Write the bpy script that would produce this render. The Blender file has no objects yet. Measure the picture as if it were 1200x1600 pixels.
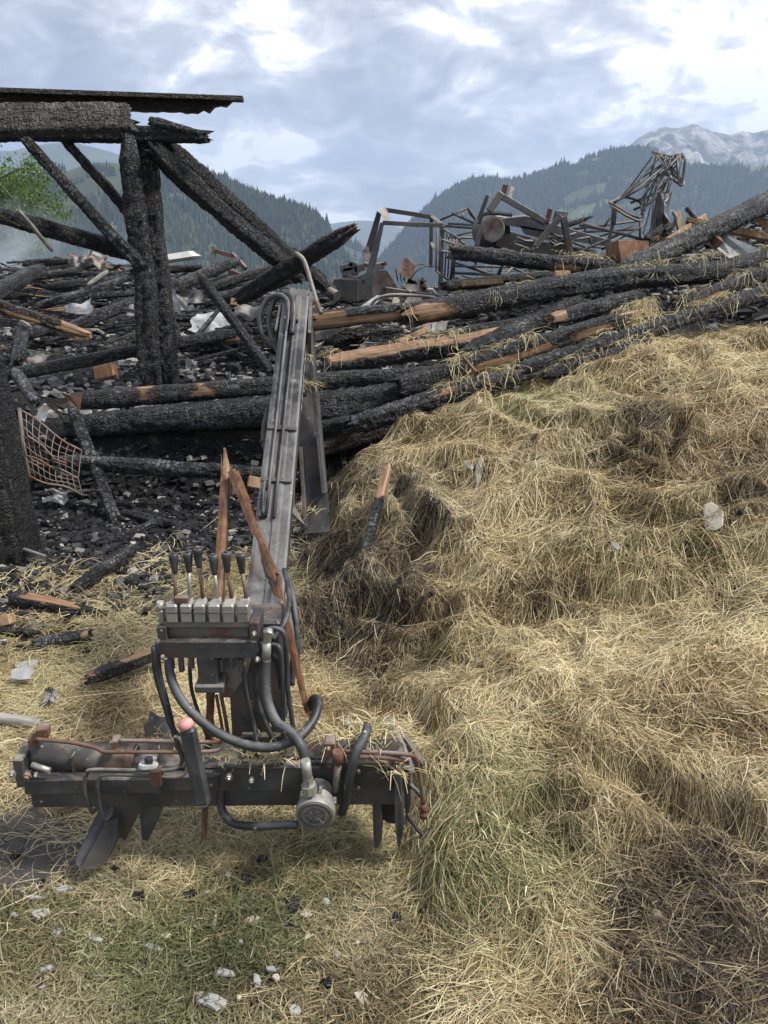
import bpy, math, random
import numpy as np
from mathutils import Vector, Matrix, Quaternion, noise as mnoise
random.seed(7); rng = np.random.default_rng(11)
R = math.radians
SC = bpy.context.scene; COL = SC.collection
# ---------------------------------------------------------------- camera
CAMZ = 1.65; PITCH = R(18.3); F = 1209.0
cam = bpy.data.objects.new('camera', bpy.data.cameras.new('camera')); COL.objects.link(cam)
cam.location = (0, 0, CAMZ); cam.rotation_euler = (R(90)-PITCH, 0, 0)
cam.data.sensor_fit = 'VERTICAL'; cam.data.sensor_height = 36; cam.data.lens = 36*F/1600
cam.data.clip_start = .05; cam.data.clip_end = 60000
SC.camera = cam
# ---------------------------------------------------------------- sky, sun, exposure
SUN_EL, SUN_AZ = R(54), R(98)            # azimuth clockwise from straight ahead: high on the right
w = bpy.data.worlds.new('World'); SC.world = w; w.use_nodes = True
nt = w.node_tree; N = nt.nodes; L = nt.links
for n in list(N): N.remove(n)
def nn(t, **k):
    n = N.new(t)
    for a, b in k.items(): setattr(n, a, b)
    return n
def wm(op, a, b=None, c=None):
    n = nn('ShaderNodeMath', operation=op)
    for i, v in enumerate((a, b, c)):
        if v is None: continue
        if isinstance(v, (int, float)): n.inputs[i].default_value = v
        else: L.new(v, n.inputs[i])
    return n.outputs[0]
sky = nn('ShaderNodeTexSky', sky_type='NISHITA', sun_disc=False)
sky.sun_elevation = SUN_EL; sky.sun_rotation = SUN_AZ; sky.altitude = 1100; sky.dust_density = 1.5
tc = nn('ShaderNodeTexCoord'); sep = nn('ShaderNodeSeparateXYZ'); L.new(tc.outputs['Generated'], sep.inputs[0])
zc = wm('MAXIMUM', wm('ADD', sep.outputs[2], .34), .05)
cx = wm('DIVIDE', sep.outputs[0], zc); cy = wm('DIVIDE', sep.outputs[1], zc)
cmb = nn('ShaderNodeCombineXYZ'); L.new(cx, cmb.inputs[0]); L.new(cy, cmb.inputs[1]); cmb.inputs[2].default_value = 3.7
def wnoise(scale, detail, rough, dist=0, off=(0, 0, 0)):
    mp = nn('ShaderNodeMapping'); mp.inputs['Location'].default_value = off; L.new(cmb.outputs[0], mp.inputs[0])
    n = nn('ShaderNodeTexNoise'); n.inputs['Scale'].default_value = scale; n.inputs['Detail'].default_value = detail
    n.inputs['Roughness'].default_value = rough; n.inputs['Distortion'].default_value = dist; L.new(mp.outputs[0], n.inputs['Vector'])
    return n.outputs['Fac']
big = wnoise(.7, 3, .5, .2, (1.3, .4, 0)); med = wnoise(2.1, 8, .60, .35, (4.1, 2.2, 0)); fine = wnoise(6.0, 8, .62, .6, (0, 7, 1))
cov = wm('ADD', wm('ADD', wm('MULTIPLY', big, .42), wm('MULTIPLY', med, .80)), wm('MULTIPLY', fine, .50))
def cloudbreak(px, py, deg, amt):
    "a thinner or thicker stretch of cloud in this direction"
    x_, y_ = (px-600)/1209.0, (800-py)/1209.0; cp_, sp_ = math.cos(R(18.3)), math.sin(R(18.3)); d_ = Vector((x_, cp_+y_*sp_, -sp_+y_*cp_)).normalized()
    dt = nn('ShaderNodeVectorMath', operation='DOT_PRODUCT'); L.new(tc.outputs['Generated'], dt.inputs[0]); dt.inputs[1].default_value = d_
    mr = nn('ShaderNodeMapRange', interpolation_type='SMOOTHSTEP'); L.new(dt.outputs['Value'], mr.inputs[0]); mr.inputs[1].default_value = math.cos(R(deg)); mr.inputs[2].default_value = 1; mr.inputs[3].default_value = 0; mr.inputs[4].default_value = amt
    return mr.outputs[0]
for q_ in ((470, 265, 11, -.13), (820, 150, 10, -.11), (1090, 150, 8, -.06), (60, 60, 12, -.08), (330, 60, 12, .07), (600, 130, 9, .06), (930, 60, 10, .06), (640, 250, 7, .07), (20, 220, 9, .10)): cov = wm('ADD', cov, cloudbreak(*q_))
cov = wm('ADD', wm('MULTIPLY', wm('SUBTRACT', cov, .80), 2.1), .675)
cr = nn('ShaderNodeValToRGB'); L.new(cov, cr.inputs[0])
e = cr.color_ramp.elements
e[0].position = .58; e[0].color = (.46, .45, .44, 1)
e[1].position = 1.0; e[1].color = (.095, .096, .104, 1)
for p, c in ((.60, (.38, .37, .365, 1)), (.66, (.290, .288, .290, 1)), (.75, (.205, .206, .212, 1)), (.86, (.145, .147, .156, 1))):
    q = e.new(p); q.color = c
# a thin blue opening low on the left, the rest a closed cloud deck
bg1 = nn('ShaderNodeBackground'); L.new(cr.outputs[0], bg1.inputs[0]); bg1.inputs[1].default_value = .95
bg2 = nn('ShaderNodeBackground'); L.new(sky.outputs[0], bg2.inputs[0]); bg2.inputs[1].default_value = .10
gap = nn('ShaderNodeMapRange'); L.new(wnoise(.7, 5, .55, .2, (9.5, 3.1, 0)), gap.inputs[0])
gap.inputs[1].default_value = .56; gap.inputs[2].default_value = .66; gap.inputs[3].default_value = .02; gap.inputs[4].default_value = .07
mx = nn('ShaderNodeMixShader'); L.new(gap.outputs[0], mx.inputs[0]); L.new(bg1.outputs[0], mx.inputs[1]); L.new(bg2.outputs[0], mx.inputs[2])
wo = nn('ShaderNodeOutputWorld'); L.new(mx.outputs[0], wo.inputs[0])
sun = bpy.data.objects.new('sun', bpy.data.lights.new('sun', 'SUN')); COL.objects.link(sun)
sun.data.energy = 1.5; sun.data.angle = R(11); sun.data.color = (1, .94, .84)
sd = Vector((math.sin(SUN_AZ)*math.cos(SUN_EL), math.cos(SUN_AZ)*math.cos(SUN_EL), math.sin(SUN_EL)))
sun.rotation_euler = sd.to_track_quat('Z', 'Y').to_euler()
vs = SC.view_settings; vs.view_transform = 'Standard'; vs.look = 'None'; vs.gamma = 1; vs.use_curve_mapping = False; vs.exposure = 2.0
SC.render.engine = 'CYCLES'; cy_ = SC.cycles
cy_.max_bounces = 5; cy_.diffuse_bounces = 3; cy_.glossy_bounces = 2; cy_.transmission_bounces = 2; cy_.volume_bounces = 2
cy_.transparent_max_bounces = 6; cy_.use_denoising = True; cy_.caustics_reflective = False; cy_.caustics_refractive = False
# ---------------------------------------------------------------- helpers
CP, SP = math.cos(PITCH), math.sin(PITCH)
def at(px, py, Y):
    "the place in the world, Y metres ahead, that stands at this spot of the photograph"
    x = (px-600)/F; y = (800-py)/F
    dy = CP + y*SP; dz = -SP + y*CP
    t = Y/dy
    return Vector((x*t, Y, CAMZ + dz*t))
def depth(p): return p[1]*CP - (p[2]-CAMZ)*SP
def proj(x, y, z):
    d = y*CP - (z-CAMZ)*SP; u = y*SP + (z-CAMZ)*CP
    return 600 + F*x/d, 800 - F*u/d
def rad(px, p): return px/2*depth(p)/F          # a width in the photograph to a radius in metres
def tag(o, label=None, cat=None, group=None, kind=None):
    if label:
        o['label'] = label
        if not kind: o['kind'] = 'thing'
    if cat: o['category'] = cat
    if group: o['group'] = group
    if kind: o['kind'] = kind
    return o
class MB:
    def __init__(s): s.v = []; s.f = []; s.c = []; s.sm = []
    def add(s, vs, fs, c=0.0, smooth=False):
        b = len(s.v); s.v += [tuple(v) for v in vs]; s.f += [tuple(i+b for i in f) for f in fs]
        s.c += (list(c) if hasattr(c, '__len__') else [c]*len(vs)); s.sm += [smooth]*len(fs); return s
    def box(s, c, size, rot=None, c0=0.0, bev=0.0, taper=(1, 1)):
        hx, hy, hz = [q/2 for q in size]
        M = rot if rot is not None else Matrix.Identity(3)
        c = Vector(c)
        b = min(bev, hx*.6, hy*.6, hz*.6)
        if b <= 0:
            vs = [c + M @ Vector((sx*hx*(taper[0] if sz > 0 else 1), sy*hy*(taper[1] if sz > 0 else 1), sz*hz)) for sz in (-1, 1) for sy in (-1, 1) for sx in (-1, 1)]
            return s.add(vs, [(0, 2, 3, 1), (4, 5, 7, 6), (0, 1, 5, 4), (2, 6, 7, 3), (0, 4, 6, 2), (1, 3, 7, 5)], c0)
        # chamfered box: octagon-section rings
        vs = []
        for z, k in ((-hz, b), (-hz+b, 0), (hz-b, 0), (hz, b)):
            tx, ty = (taper if z > 0 else (1, 1))
            X, Yy = (hx-k)*tx, (hy-k)*ty; q = b*.7 if k == 0 else b*.3
            for (px, py) in ((X-q, Yy), (X, Yy-q), (X, -Yy+q), (X-q, -Yy), (-X+q, -Yy), (-X, -Yy+q), (-X, Yy-q), (-X+q, Yy)):
                vs.append(c + M @ Vector((px, py, z)))
        fs = []
        for r in range(3):
            for i in range(8):
                j = (i+1) % 8; fs.append((r*8+j, r*8+i, (r+1)*8+i, (r+1)*8+j))
        fs.append(tuple(range(8))); fs.append(tuple(reversed(range(24, 32))))
        return s.add(vs, fs, c0)
    def bar(s, a, b, wdt, hgt=None, up=(0, 0, 1), bev=0.0, c0=0.0, taper=(1, 1)):
        a = Vector(a); b = Vector(b); d = b-a; Lg = d.length
        if Lg < 1e-6: return s
        z = d/Lg; u = Vector(up)
        if abs(z.dot(u.normalized())) > .97: u = Vector((0, 1, 0))
        x = u.cross(z).normalized(); y = z.cross(x)
        M = Matrix((x, y, z)).transposed()
        return s.box((a+b)/2, (wdt, hgt or wdt, Lg), M, c0, bev, taper)
    def tube(s, pts, r, n=8, c0=0.0, caps=True, smooth=True):
        pts = [Vector(p) for p in pts]; m = len(pts)
        rs = r if hasattr(r, '__len__') else [r]*m
        t0 = (pts[1]-pts[0]).normalized()
        x = t0.orthogonal().normalized(); vs = []
        for i, p in enumerate(pts):
            t = (pts[min(i+1, m-1)]-pts[max(i-1, 0)])
            t = t.normalized() if t.length > 1e-9 else t0
            x = (x - t*x.dot(t)); x = x.normalized() if x.length > 1e-6 else t.orthogonal().normalized()
            y = t.cross(x)
            for k in range(n):
                a = 2*math.pi*k/n; vs.append(p + (x*math.cos(a)+y*math.sin(a))*rs[i])
        fs = [(i*n+k, i*n+(k+1) % n, (i+1)*n+(k+1) % n, (i+1)*n+k) for i in range(m-1) for k in range(n)]
        s.add(vs, fs, c0, smooth)
        if caps: s.f += [tuple(len(s.v)-m*n+k for k in reversed(range(n))), tuple(len(s.v)-n+k for k in range(n))]; s.sm += [False, False]
        return s
    def disc(s, c, axis, r, h, n=20, c0=0.0, inner=None):
        a = Vector(axis).normalized(); c = Vector(c)
        if inner is None: return s.tube([c-a*h/2, c-a*h/2*.7, c+a*h/2*.7, c+a*h/2], [r*.94, r, r, r*.94], n, c0, True, False)
        x = a.orthogonal().normalized(); y = a.cross(x); vs = []
        for (rr, hh) in ((r, -h/2), (r, h/2), (inner, h/2), (inner, -h/2)):
            for k in range(n):
                t = 2*math.pi*k/n; vs.append(c + a*hh + (x*math.cos(t)+y*math.sin(t))*rr)
        fs = [(q*n+k, q*n+(k+1) % n, ((q+1) % 4)*n+(k+1) % n, ((q+1) % 4)*n+k) for q in range(4) for k in range(n)]
        return s.add(vs, fs, c0)
    def prism(s, poly, nrm, th, c0=0.0):
        nrm = Vector(nrm).normalized()*th; n = len(poly); P = [Vector(p) for p in poly]
        return s.add(P + [p+nrm for p in P], [tuple(reversed(range(n))), tuple(range(n, 2*n))] + [(i, (i+1) % n, n+(i+1) % n, n+i) for i in range(n)], c0)
    def build(s, name, mat, parent=None, origin=None, attr='wood'):
        me = bpy.data.meshes.new(name); o0 = Vector(origin) if origin is not None else Vector((0, 0, 0))
        vs = s.v
        q_ = parent
        while q_ is not None and origin is None:
            if q_.get('_o') is not None: o0 = Vector(q_['_o'])
            q_ = q_.parent
        me.from_pydata([(v[0]-o0.x, v[1]-o0.y, v[2]-o0.z) for v in vs], [], s.f)
        me.polygons.foreach_set('use_smooth', s.sm)
        if any(s.c):
            at_ = me.attributes.new(attr, 'FLOAT', 'POINT'); at_.data.foreach_set('value', [float(q) for q in s.c])
        me.materials.append(mat); me.update()
        o = bpy.data.objects.new(name, me); COL.objects.link(o)
        if parent is not None: o.parent = parent
        else: o.location = o0
        return o
def empty(name, loc, label, cat, group=None):
    o = bpy.data.objects.new(name, None); COL.objects.link(o); o.location = loc; o.empty_display_size = .2
    o['_o'] = tuple(loc); return tag(o, label, cat, group)
def npmesh(name, v, f, mat, attrs=None, smooth=False):
    "mesh from numpy arrays; f is (n,3) or (n,4)"
    me = bpy.data.meshes.new(name); k = f.shape[1]
    me.vertices.add(len(v)); me.vertices.foreach_set('co', np.ascontiguousarray(v, dtype=np.float32).ravel())
    me.loops.add(f.size); me.loops.foreach_set('vertex_index', np.ascontiguousarray(f, dtype=np.int32).ravel())
    me.polygons.add(len(f)); me.polygons.foreach_set('loop_start', np.arange(0, f.size, k, dtype=np.int32))
    me.polygons.foreach_set('use_smooth', np.full(len(f), smooth))
    for a, val in (attrs or {}).items():
        t = me.attributes.new(a, 'FLOAT', 'POINT'); t.data.foreach_set('value', np.ascontiguousarray(val, dtype=np.float32))
    for m in (mat if isinstance(mat, (list, tuple)) else [mat]): me.materials.append(m)
    me.update(calc_edges=True)
    o = bpy.data.objects.new(name, me); COL.objects.link(o); return o
# numpy value noise
_T = rng.random((256, 256))
def vn(x, y, seed=0):
    x = np.asarray(x, float)+seed*17.31; y = np.asarray(y, float)+seed*9.77
    xi = np.floor(x).astype(int); yi = np.floor(y).astype(int); fx = x-xi; fy = y-yi
    fx = fx*fx*(3-2*fx); fy = fy*fy*(3-2*fy)
    a = _T[xi & 255, yi & 255]; b = _T[(xi+1) & 255, yi & 255]; c = _T[xi & 255, (yi+1) & 255]; d = _T[(xi+1) & 255, (yi+1) & 255]
    return (a*(1-fx)+b*fx)*(1-fy)+(c*(1-fx)+d*fx)*fy
def fbm(x, y, o=4, seed=0, g=.5):
    s = 0; a = 1; t = 0
    for i in range(o): s = s+a*(vn(x*2**i, y*2**i, seed+i*3)-.5); t += a; a *= g
    return s/t*2
def sstep(a, b, x):
    t = np.clip((np.asarray(x, float)-a)/(b-a), 0, 1); return t*t*(3-2*t)
# ---------------------------------------------------------------- materials
def mat(name, col=(.5, .5, .5), rough=.6, metal=0, spec=.5):
    m = bpy.data.materials.new(name); m.use_nodes = True; t = m.node_tree; b = t.nodes['Principled BSDF']
    b.inputs['Base Color'].default_value = (*col, 1); b.inputs['Roughness'].default_value = rough
    b.inputs['Metallic'].default_value = metal; b.inputs['Specular IOR Level'].default_value = spec
    return m, t, b
def nd(t, ty, ins=None, **k):
    n = t.nodes.new(ty)
    for a, v in k.items(): setattr(n, a, v)
    for a, v in (ins or {}).items():
        i = n.inputs[a]
        if hasattr(v, 'is_output') or isinstance(v, bpy.types.NodeSocket): t.links.new(v, i)
        else: i.default_value = v
    return n
def ramp(t, fac, stops):
    n = t.nodes.new('ShaderNodeValToRGB'); e = n.color_ramp.elements
    e[0].position, e[1].position = stops[0][0], stops[-1][0]
    e[0].color = (*stops[0][1], 1); e[1].color = (*stops[-1][1], 1)
    for p, c in stops[1:-1]: q = e.new(p); q.color = (*c, 1)
    t.links.new(fac, n.inputs[0]); return n.outputs[0]
def noise(t, vec, scale, detail=4, rough=.55, dist=0):
    n = nd(t, 'ShaderNodeTexNoise', {'Scale': scale, 'Detail': detail, 'Roughness': rough, 'Distortion': dist})
    if vec is not None: t.links.new(vec, n.inputs['Vector'])
    return n.outputs['Fac']
def mixc(t, f, a, b, mode='MIX'):
    n = t.nodes.new('ShaderNodeMix'); n.data_type = 'RGBA'; n.blend_type = mode
    for i, v in ((0, f), (6, a), (7, b)):
        if isinstance(v, bpy.types.NodeSocket): t.links.new(v, n.inputs[i])
        else: n.inputs[i].default_value = v if i == 0 else (*v, 1)
    return n.outputs[2]
def mt(t, op, a, b=0.0, clamp=False):
    n = t.nodes.new('ShaderNodeMath'); n.operation = op; n.use_clamp = clamp
    for i, v in ((0, a), (1, b)):
        if isinstance(v, bpy.types.NodeSocket): t.links.new(v, n.inputs[i])
        else: n.inputs[i].default_value = v
    return n.outputs[0]
def bump(t, b, h, strength=.5, dist=.01):
    n = nd(t, 'ShaderNodeBump', {'Strength': strength, 'Distance': dist, 'Height': h}); t.links.new(n.outputs[0], b.inputs['Normal'])
def objc(t, off=True, sc=(1, 1, 1)):
    tc = t.nodes.new('ShaderNodeTexCoord'); mp = nd(t, 'ShaderNodeMapping', {'Scale': sc}); t.links.new(tc.outputs['Object'], mp.inputs[0])
    if off:
        oi = t.nodes.new('ShaderNodeObjectInfo'); r = mt(t, 'MULTIPLY', oi.outputs['Random'], 37.0)
        cb = nd(t, 'ShaderNodeCombineXYZ', {0: r, 1: r, 2: r}); t.links.new(cb.outputs[0], mp.inputs['Location'])
    return mp.outputs[0]
M = {}
# charred timber: alligatored blocks, ash on the upper faces, raw wood where the 'wood' attribute says so
def char_mat(name, ash=.25, brown=0.0, pale=None):
    m, t, b = mat(name, (.02, .02, .022), .5)
    v = objc(t)
    orn = t.nodes.new('ShaderNodeObjectInfo').outputs['Random']; osz = mt(t, 'ADD', .75, mt(t, 'MULTIPLY', orn, .8)); osz2 = mt(t, 'ADD', .8, mt(t, 'MULTIPLY', mt(t, 'FRACT', mt(t, 'MULTIPLY', orn, 17.0)), 1.3)); oval = mt(t, 'ADD', .5, mt(t, 'MULTIPLY', mt(t, 'FRACT', mt(t, 'MULTIPLY', orn, 29.0)), 1.0))
    dn = nd(t, 'ShaderNodeTexNoise', {'Scale': 14.0, 'Detail': 3.0}); t.links.new(v, dn.inputs['Vector'])
    vv = nd(t, 'ShaderNodeVectorMath', {0: dn.outputs['Color'], 1: (.05, .05, .05)}, operation='MULTIPLY')
    v2 = nd(t, 'ShaderNodeVectorMath', {0: v, 1: vv.outputs[0]}, operation='ADD').outputs[0]
    v3 = nd(t, 'ShaderNodeVectorMath', {0: v2, 1: nd(t, 'ShaderNodeVectorMath', {0: (15, 15, 27), 1: nd(t, 'ShaderNodeCombineXYZ', {0: osz, 1: osz, 2: osz2}).outputs[0]}, operation='MULTIPLY').outputs[0]}, operation='MULTIPLY').outputs[0]
    vc = nd(t, 'ShaderNodeTexVoronoi', {'Scale': 1.0, 'Randomness': .8}, feature='F1', distance='CHEBYCHEV'); t.links.new(v3, vc.inputs['Vector'])
    vf = nd(t, 'ShaderNodeTexVoronoi', {'Scale': 1.0, 'Randomness': .8}, feature='F2', distance='CHEBYCHEV'); t.links.new(v3, vf.inputs['Vector'])
    edge_ = mt(t, 'SUBTRACT', vf.outputs['Distance'], vc.outputs['Distance'])
    v4 = nd(t, 'ShaderNodeVectorMath', {0: v2, 1: (14, 14, 150)}, operation='MULTIPLY').outputs[0]; rdg = noise(t, v4, 1.0, 3, .6, .3)
    crk = mt(t, 'MULTIPLY', mt(t, 'ADD', edge_, mt(t, 'MULTIPLY', mt(t, 'SUBTRACT', rdg, .5), .5)), 5.0, True)
    g = noise(t, v, 90, 3, .6)
    h = mt(t, 'ADD', mt(t, 'ADD', mt(t, 'MULTIPLY', crk, .75), mt(t, 'MULTIPLY', g, .3)), mt(t, 'MULTIPLY', rdg, .5))
    n2 = noise(t, v, 5, 5, .6)
    base = mixc(t, crk, (.003, .003, .004), (.020, .022, .028))
    cellr = nd(t, 'ShaderNodeSeparateColor', {0: vc.outputs['Color']}).outputs[0]
    base = mixc(t, mt(t, 'MULTIPLY', mt(t, 'MULTIPLY', crk, mt(t, 'MULTIPLY', cellr, cellr)), 1.0), base, (.085, .092, .108))
    base = mixc(t, 1.0, base, nd(t, 'ShaderNodeCombineColor', {0: oval, 1: oval, 2: oval}).outputs[0], 'MULTIPLY')
    lc = nd(t, 'ShaderNodeVectorMath', {0: v2, 1: (38, 38, 2.2)}, operation='MULTIPLY').outputs[0]; lcn = noise(t, lc, 1.0, 3, .5); fis = mt(t, 'MULTIPLY', mt(t, 'ABSOLUTE', mt(t, 'SUBTRACT', lcn, .5)), 14, True)
    base = mixc(t, fis, (.003, .003, .004), base); h = mt(t, 'MULTIPLY', h, mt(t, 'ADD', .35, mt(t, 'MULTIPLY', fis, .65)))
    ge = t.nodes.new('ShaderNodeNewGeometry'); nz = nd(t, 'ShaderNodeSeparateXYZ', {0: ge.outputs['Normal']}).outputs[2]
    af = mt(t, 'MULTIPLY', mt(t, 'MULTIPLY', mt(t, 'SUBTRACT', n2, .42), 3.4, True), mt(t, 'MULTIPLY', mt(t, 'ADD', nz, .35), ash, True), True)
    base = mixc(t, mt(t, 'MULTIPLY', af, crk), base, (.20, .20, .215))
    wv = nd(t, 'ShaderNodeVectorMath', {0: v, 1: (60, 60, 3)}, operation='MULTIPLY').outputs[0]
    gr = noise(t, wv, 1.0, 4, .6, .4)
    wood = ramp(t, gr, [(.3, (.12, .065, .036)), (.5, (.29, .175, .10)), (.72, (.43, .30, .19))])
    wood = mixc(t, mt(t, 'MULTIPLY', mt(t, 'SUBTRACT', n2, .5), 3, True), wood, (.12, .045, .018))
    wa = t.nodes.new('ShaderNodeAttribute'); wa.attribute_name = 'wood'
    wf = mt(t, 'MULTIPLY', mt(t, 'SUBTRACT', mt(t, 'ADD', wa.outputs['Fac'], mt(t, 'MULTIPLY', mt(t, 'SUBTRACT', noise(t, v, 22, 5, .65), .5), .9)), .45), 9, True)
    if pale: base = mixc(t, mt(t, 'MULTIPLY', crk, .75), base, mixc(t, n2, tuple(q*.45 for q in pale), tuple(q*1.5 for q in pale)))
    if brown: base = mixc(t, brown, base, (.05, .028, .018))
    wx = mt(t, 'ADD', wa.outputs['Fac'], mt(t, 'MULTIPLY', mt(t, 'SUBTRACT', noise(t, v, 30, 6, .7), .5), 1.1))
    sc = mt(t, 'MULTIPLY', mt(t, 'SUBTRACT', wx, .18), 3, True); base = mixc(t, sc, base, mixc(t, gr, (.022, .012, .008), (.075, .038, .022)))
    t.links.new(mixc(t, mt(t, 'MULTIPLY', mt(t, 'SUBTRACT', wx, .5), 3.2, True), base, wood), b.inputs['Base Color'])
    t.links.new(mt(t, 'ADD', mt(t, 'MULTIPLY', g, .25), .38), b.inputs['Roughness'])
    hh = mt(t, 'ADD', mt(t, 'MULTIPLY', h, mt(t, 'SUBTRACT', 1.0, wf)), mt(t, 'MULTIPLY', mt(t, 'ADD', gr, 1.2), mt(t, 'MULTIPLY', wf, .3)))
    bump(t, b, hh, 1.0, .018)
    return m
M['char'] = char_mat('charred_wood', .28); M['ashy'] = char_mat('ash_coated_charred_wood', 1.7); M['palechar'] = char_mat('pale_grey_charred_wood', 3.0, 0, (.13, .125, .12)); M['brownchar'] = char_mat('scorched_wood', .1, .6)  # the third char is mixed towards pale grey in uneven patches
def wood_mat(name, c1, c2, c3, rough=.7):
    m, t, b = mat(name, c2, rough); v = objc(t, True, (40, 40, 3)); g = noise(t, v, 1.2, 5, .6, .5)
    v2 = objc(t); s = noise(t, v2, 9, 4)
    c = ramp(t, g, [(.3, c1), (.5, c2), (.72, c3)])
    t.links.new(mixc(t, mt(t, 'MULTIPLY', mt(t, 'SUBTRACT', s, .52), 4, True), c, tuple(q*.35 for q in c1)), b.inputs['Base Color']); bump(t, b, g, .5, .004)
    return m
M['wood'] = wood_mat('split_raw_wood', (.20, .115, .06), (.36, .225, .13), (.50, .36, .22))
M['stain'] = wood_mat('stained_old_wood', (.075, .032, .016), (.155, .072, .036), (.26, .14, .075), .5)
M['greywood'] = wood_mat('grey_weathered_wood', (.14, .13, .12), (.26, .245, .22), (.38, .36, .33))
def metal_mat(name, c, rust=.3, rough=.5, metal=.6, rustc=(.13, .05, .025), dust=.3, scale=6, dustc=(.30, .29, .28)):
    m, t, b = mat(name, c, rough, metal); v = objc(t)
    n1 = noise(t, v, scale, 6, .62); n2 = noise(t, v, scale*7, 4, .6); n3 = noise(t, v, scale*.6, 5, .6, 1)
    col = mixc(t, mt(t, 'MULTIPLY', n2, .5), c, tuple(q*.5 for q in c)); col = mixc(t, mt(t, 'MULTIPLY', mt(t, 'SUBTRACT', n3, .42), 2.2, True), col, tuple(min(.8, q*1.7+.015) for q in c))
    rf = mt(t, 'MULTIPLY', mt(t, 'SUBTRACT', n1, .62-rust*.3), 7, True)
    col = mixc(t, mt(t, 'MULTIPLY', rf, min(1, rust*2)), col, rustc)
    ge = t.nodes.new('ShaderNodeNewGeometry'); nz = nd(t, 'ShaderNodeSeparateXYZ', {0: ge.outputs['Normal']}).outputs[2]
    df = mt(t, 'MULTIPLY', mt(t, 'MULTIPLY', mt(t, 'SUBTRACT', mt(t, 'ADD', n3, mt(t, 'MULTIPLY', n2, .3)), .55), 4, True), mt(t, 'ADD', mt(t, 'MULTIPLY', mt(t, 'MAXIMUM', nz, 0), dust*1.6), dust*.3), True)
    col = mixc(t, df, col, dustc)
    sp = noise(t, v, 55, 2, .5)
    col = mixc(t, mt(t, 'MULTIPLY', mt(t, 'SUBTRACT', sp, .70), 12, True), col, (.42, .41, .40))
    t.links.new(col, b.inputs['Base Color'])
    t.links.new(mt(t, 'ADD', mt(t, 'MULTIPLY', n2, .3), mt(t, 'ADD', mt(t, 'MULTIPLY', mt(t, 'MAXIMUM', df, rf), .25), rough-.15), True), b.inputs['Roughness'])
    t.links.new(mt(t, 'MULTIPLY', mt(t, 'SUBTRACT', 1.0, mt(t, 'MAXIMUM', df, rf), True), metal), b.inputs['Metallic'])
    bump(t, b, mt(t, 'ADD', n2, mt(t, 'MULTIPLY', n1, .6)), .25, .004)
    return m
M['steel'] = metal_mat('sooty_grey_steel', (.058, .060, .066), .42, .5, .3, dust=.65, dustc=(.24, .22, .19), rustc=(.10, .055, .035))
M['oldpaint'] = metal_mat('peeling_rusted_cylinder_paint', (.070, .068, .066), .28, .6, .15, dust=.6, scale=9, rustc=(.16, .075, .035), dustc=(.28, .25, .21))
M['boom'] = metal_mat('grey_painted_steel', (.046, .049, .057), .26, .5, .25, dust=.5, scale=6, rustc=(.10, .07, .05), dustc=(.26, .25, .24))
M['bsteel'] = metal_mat('burnt_bare_steel', (.13, .13, .14), .35, .55, .45, rustc=(.10, .055, .035))  # base grey raised to paint a thin veil of haze onto the wrecks
M['rust'] = metal_mat('rusty_steel', (.15, .085, .06), .7, .65, .2, dust=.35)
M['alu'] = metal_mat('dirty_cast_aluminium', (.42, .41, .38), .08, .45, .7, dust=.3, scale=10)
M['bright'] = metal_mat('zinc_plated_steel', (.50, .50, .50), .06, .32, .9, dust=.2, scale=14)
M['sheet'] = metal_mat('ash_dusted_sheet_metal', (.24, .25, .27), .25, .5, .5, dust=.8, dustc=(.42, .43, .44))
M['paleiron'] = metal_mat('pale_burnt_iron', (.21, .195, .18), .45, .6, .3, dust=.5, dustc=(.36, .34, .32))
M['rubber'] = metal_mat('black_rubber_hose', (.026, .028, .033), 0, .48, 0, dust=.42, scale=8, dustc=(.20, .205, .21))
M['plastic'] = metal_mat('black_plastic_knob', (.03, .032, .036), 0, .4, 0, dust=.35, dustc=(.22, .22, .22))
M['pink'] = metal_mat('faded_red_plastic_cap', (.55, .17, .17), 0, .5, 0, dust=.7, dustc=(.75, .52, .50))
M['white'] = metal_mat('white_plastic', (.68, .68, .66), 0, .5, 0, dust=.2)
M['label'] = metal_mat('worn_white_sticker', (.55, .55, .54), 0, .6, 0, dust=.2, scale=12)
def stone_mat(name, a, b_):
    m, t, b = mat(name, a, .8); v = objc(t); n = noise(t, v, 25, 6, .65); oi = t.nodes.new('ShaderNodeObjectInfo')
    c = mixc(t, n, a, b_); c = mixc(t, mt(t, 'MULTIPLY', mt(t, 'SUBTRACT', noise(t, v, 60, 3), .64), 6, True), c, tuple(q*.5 for q in a))
    c = mixc(t, mt(t, 'MULTIPLY', oi.outputs['Random'], .5), c, tuple(q*.72 for q in a))
    t.links.new(c, b.inputs['Base Color']); bump(t, b, n, .6, .004); return m
M['slate'] = stone_mat('pale_fibre_cement', (.27, .28, .285), (.42, .42, .41))
M['lime'] = stone_mat('cream_stone', (.40, .36, .28), (.54, .50, .42))
M['coal'] = char_mat('black_charcoal', .15)
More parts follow.
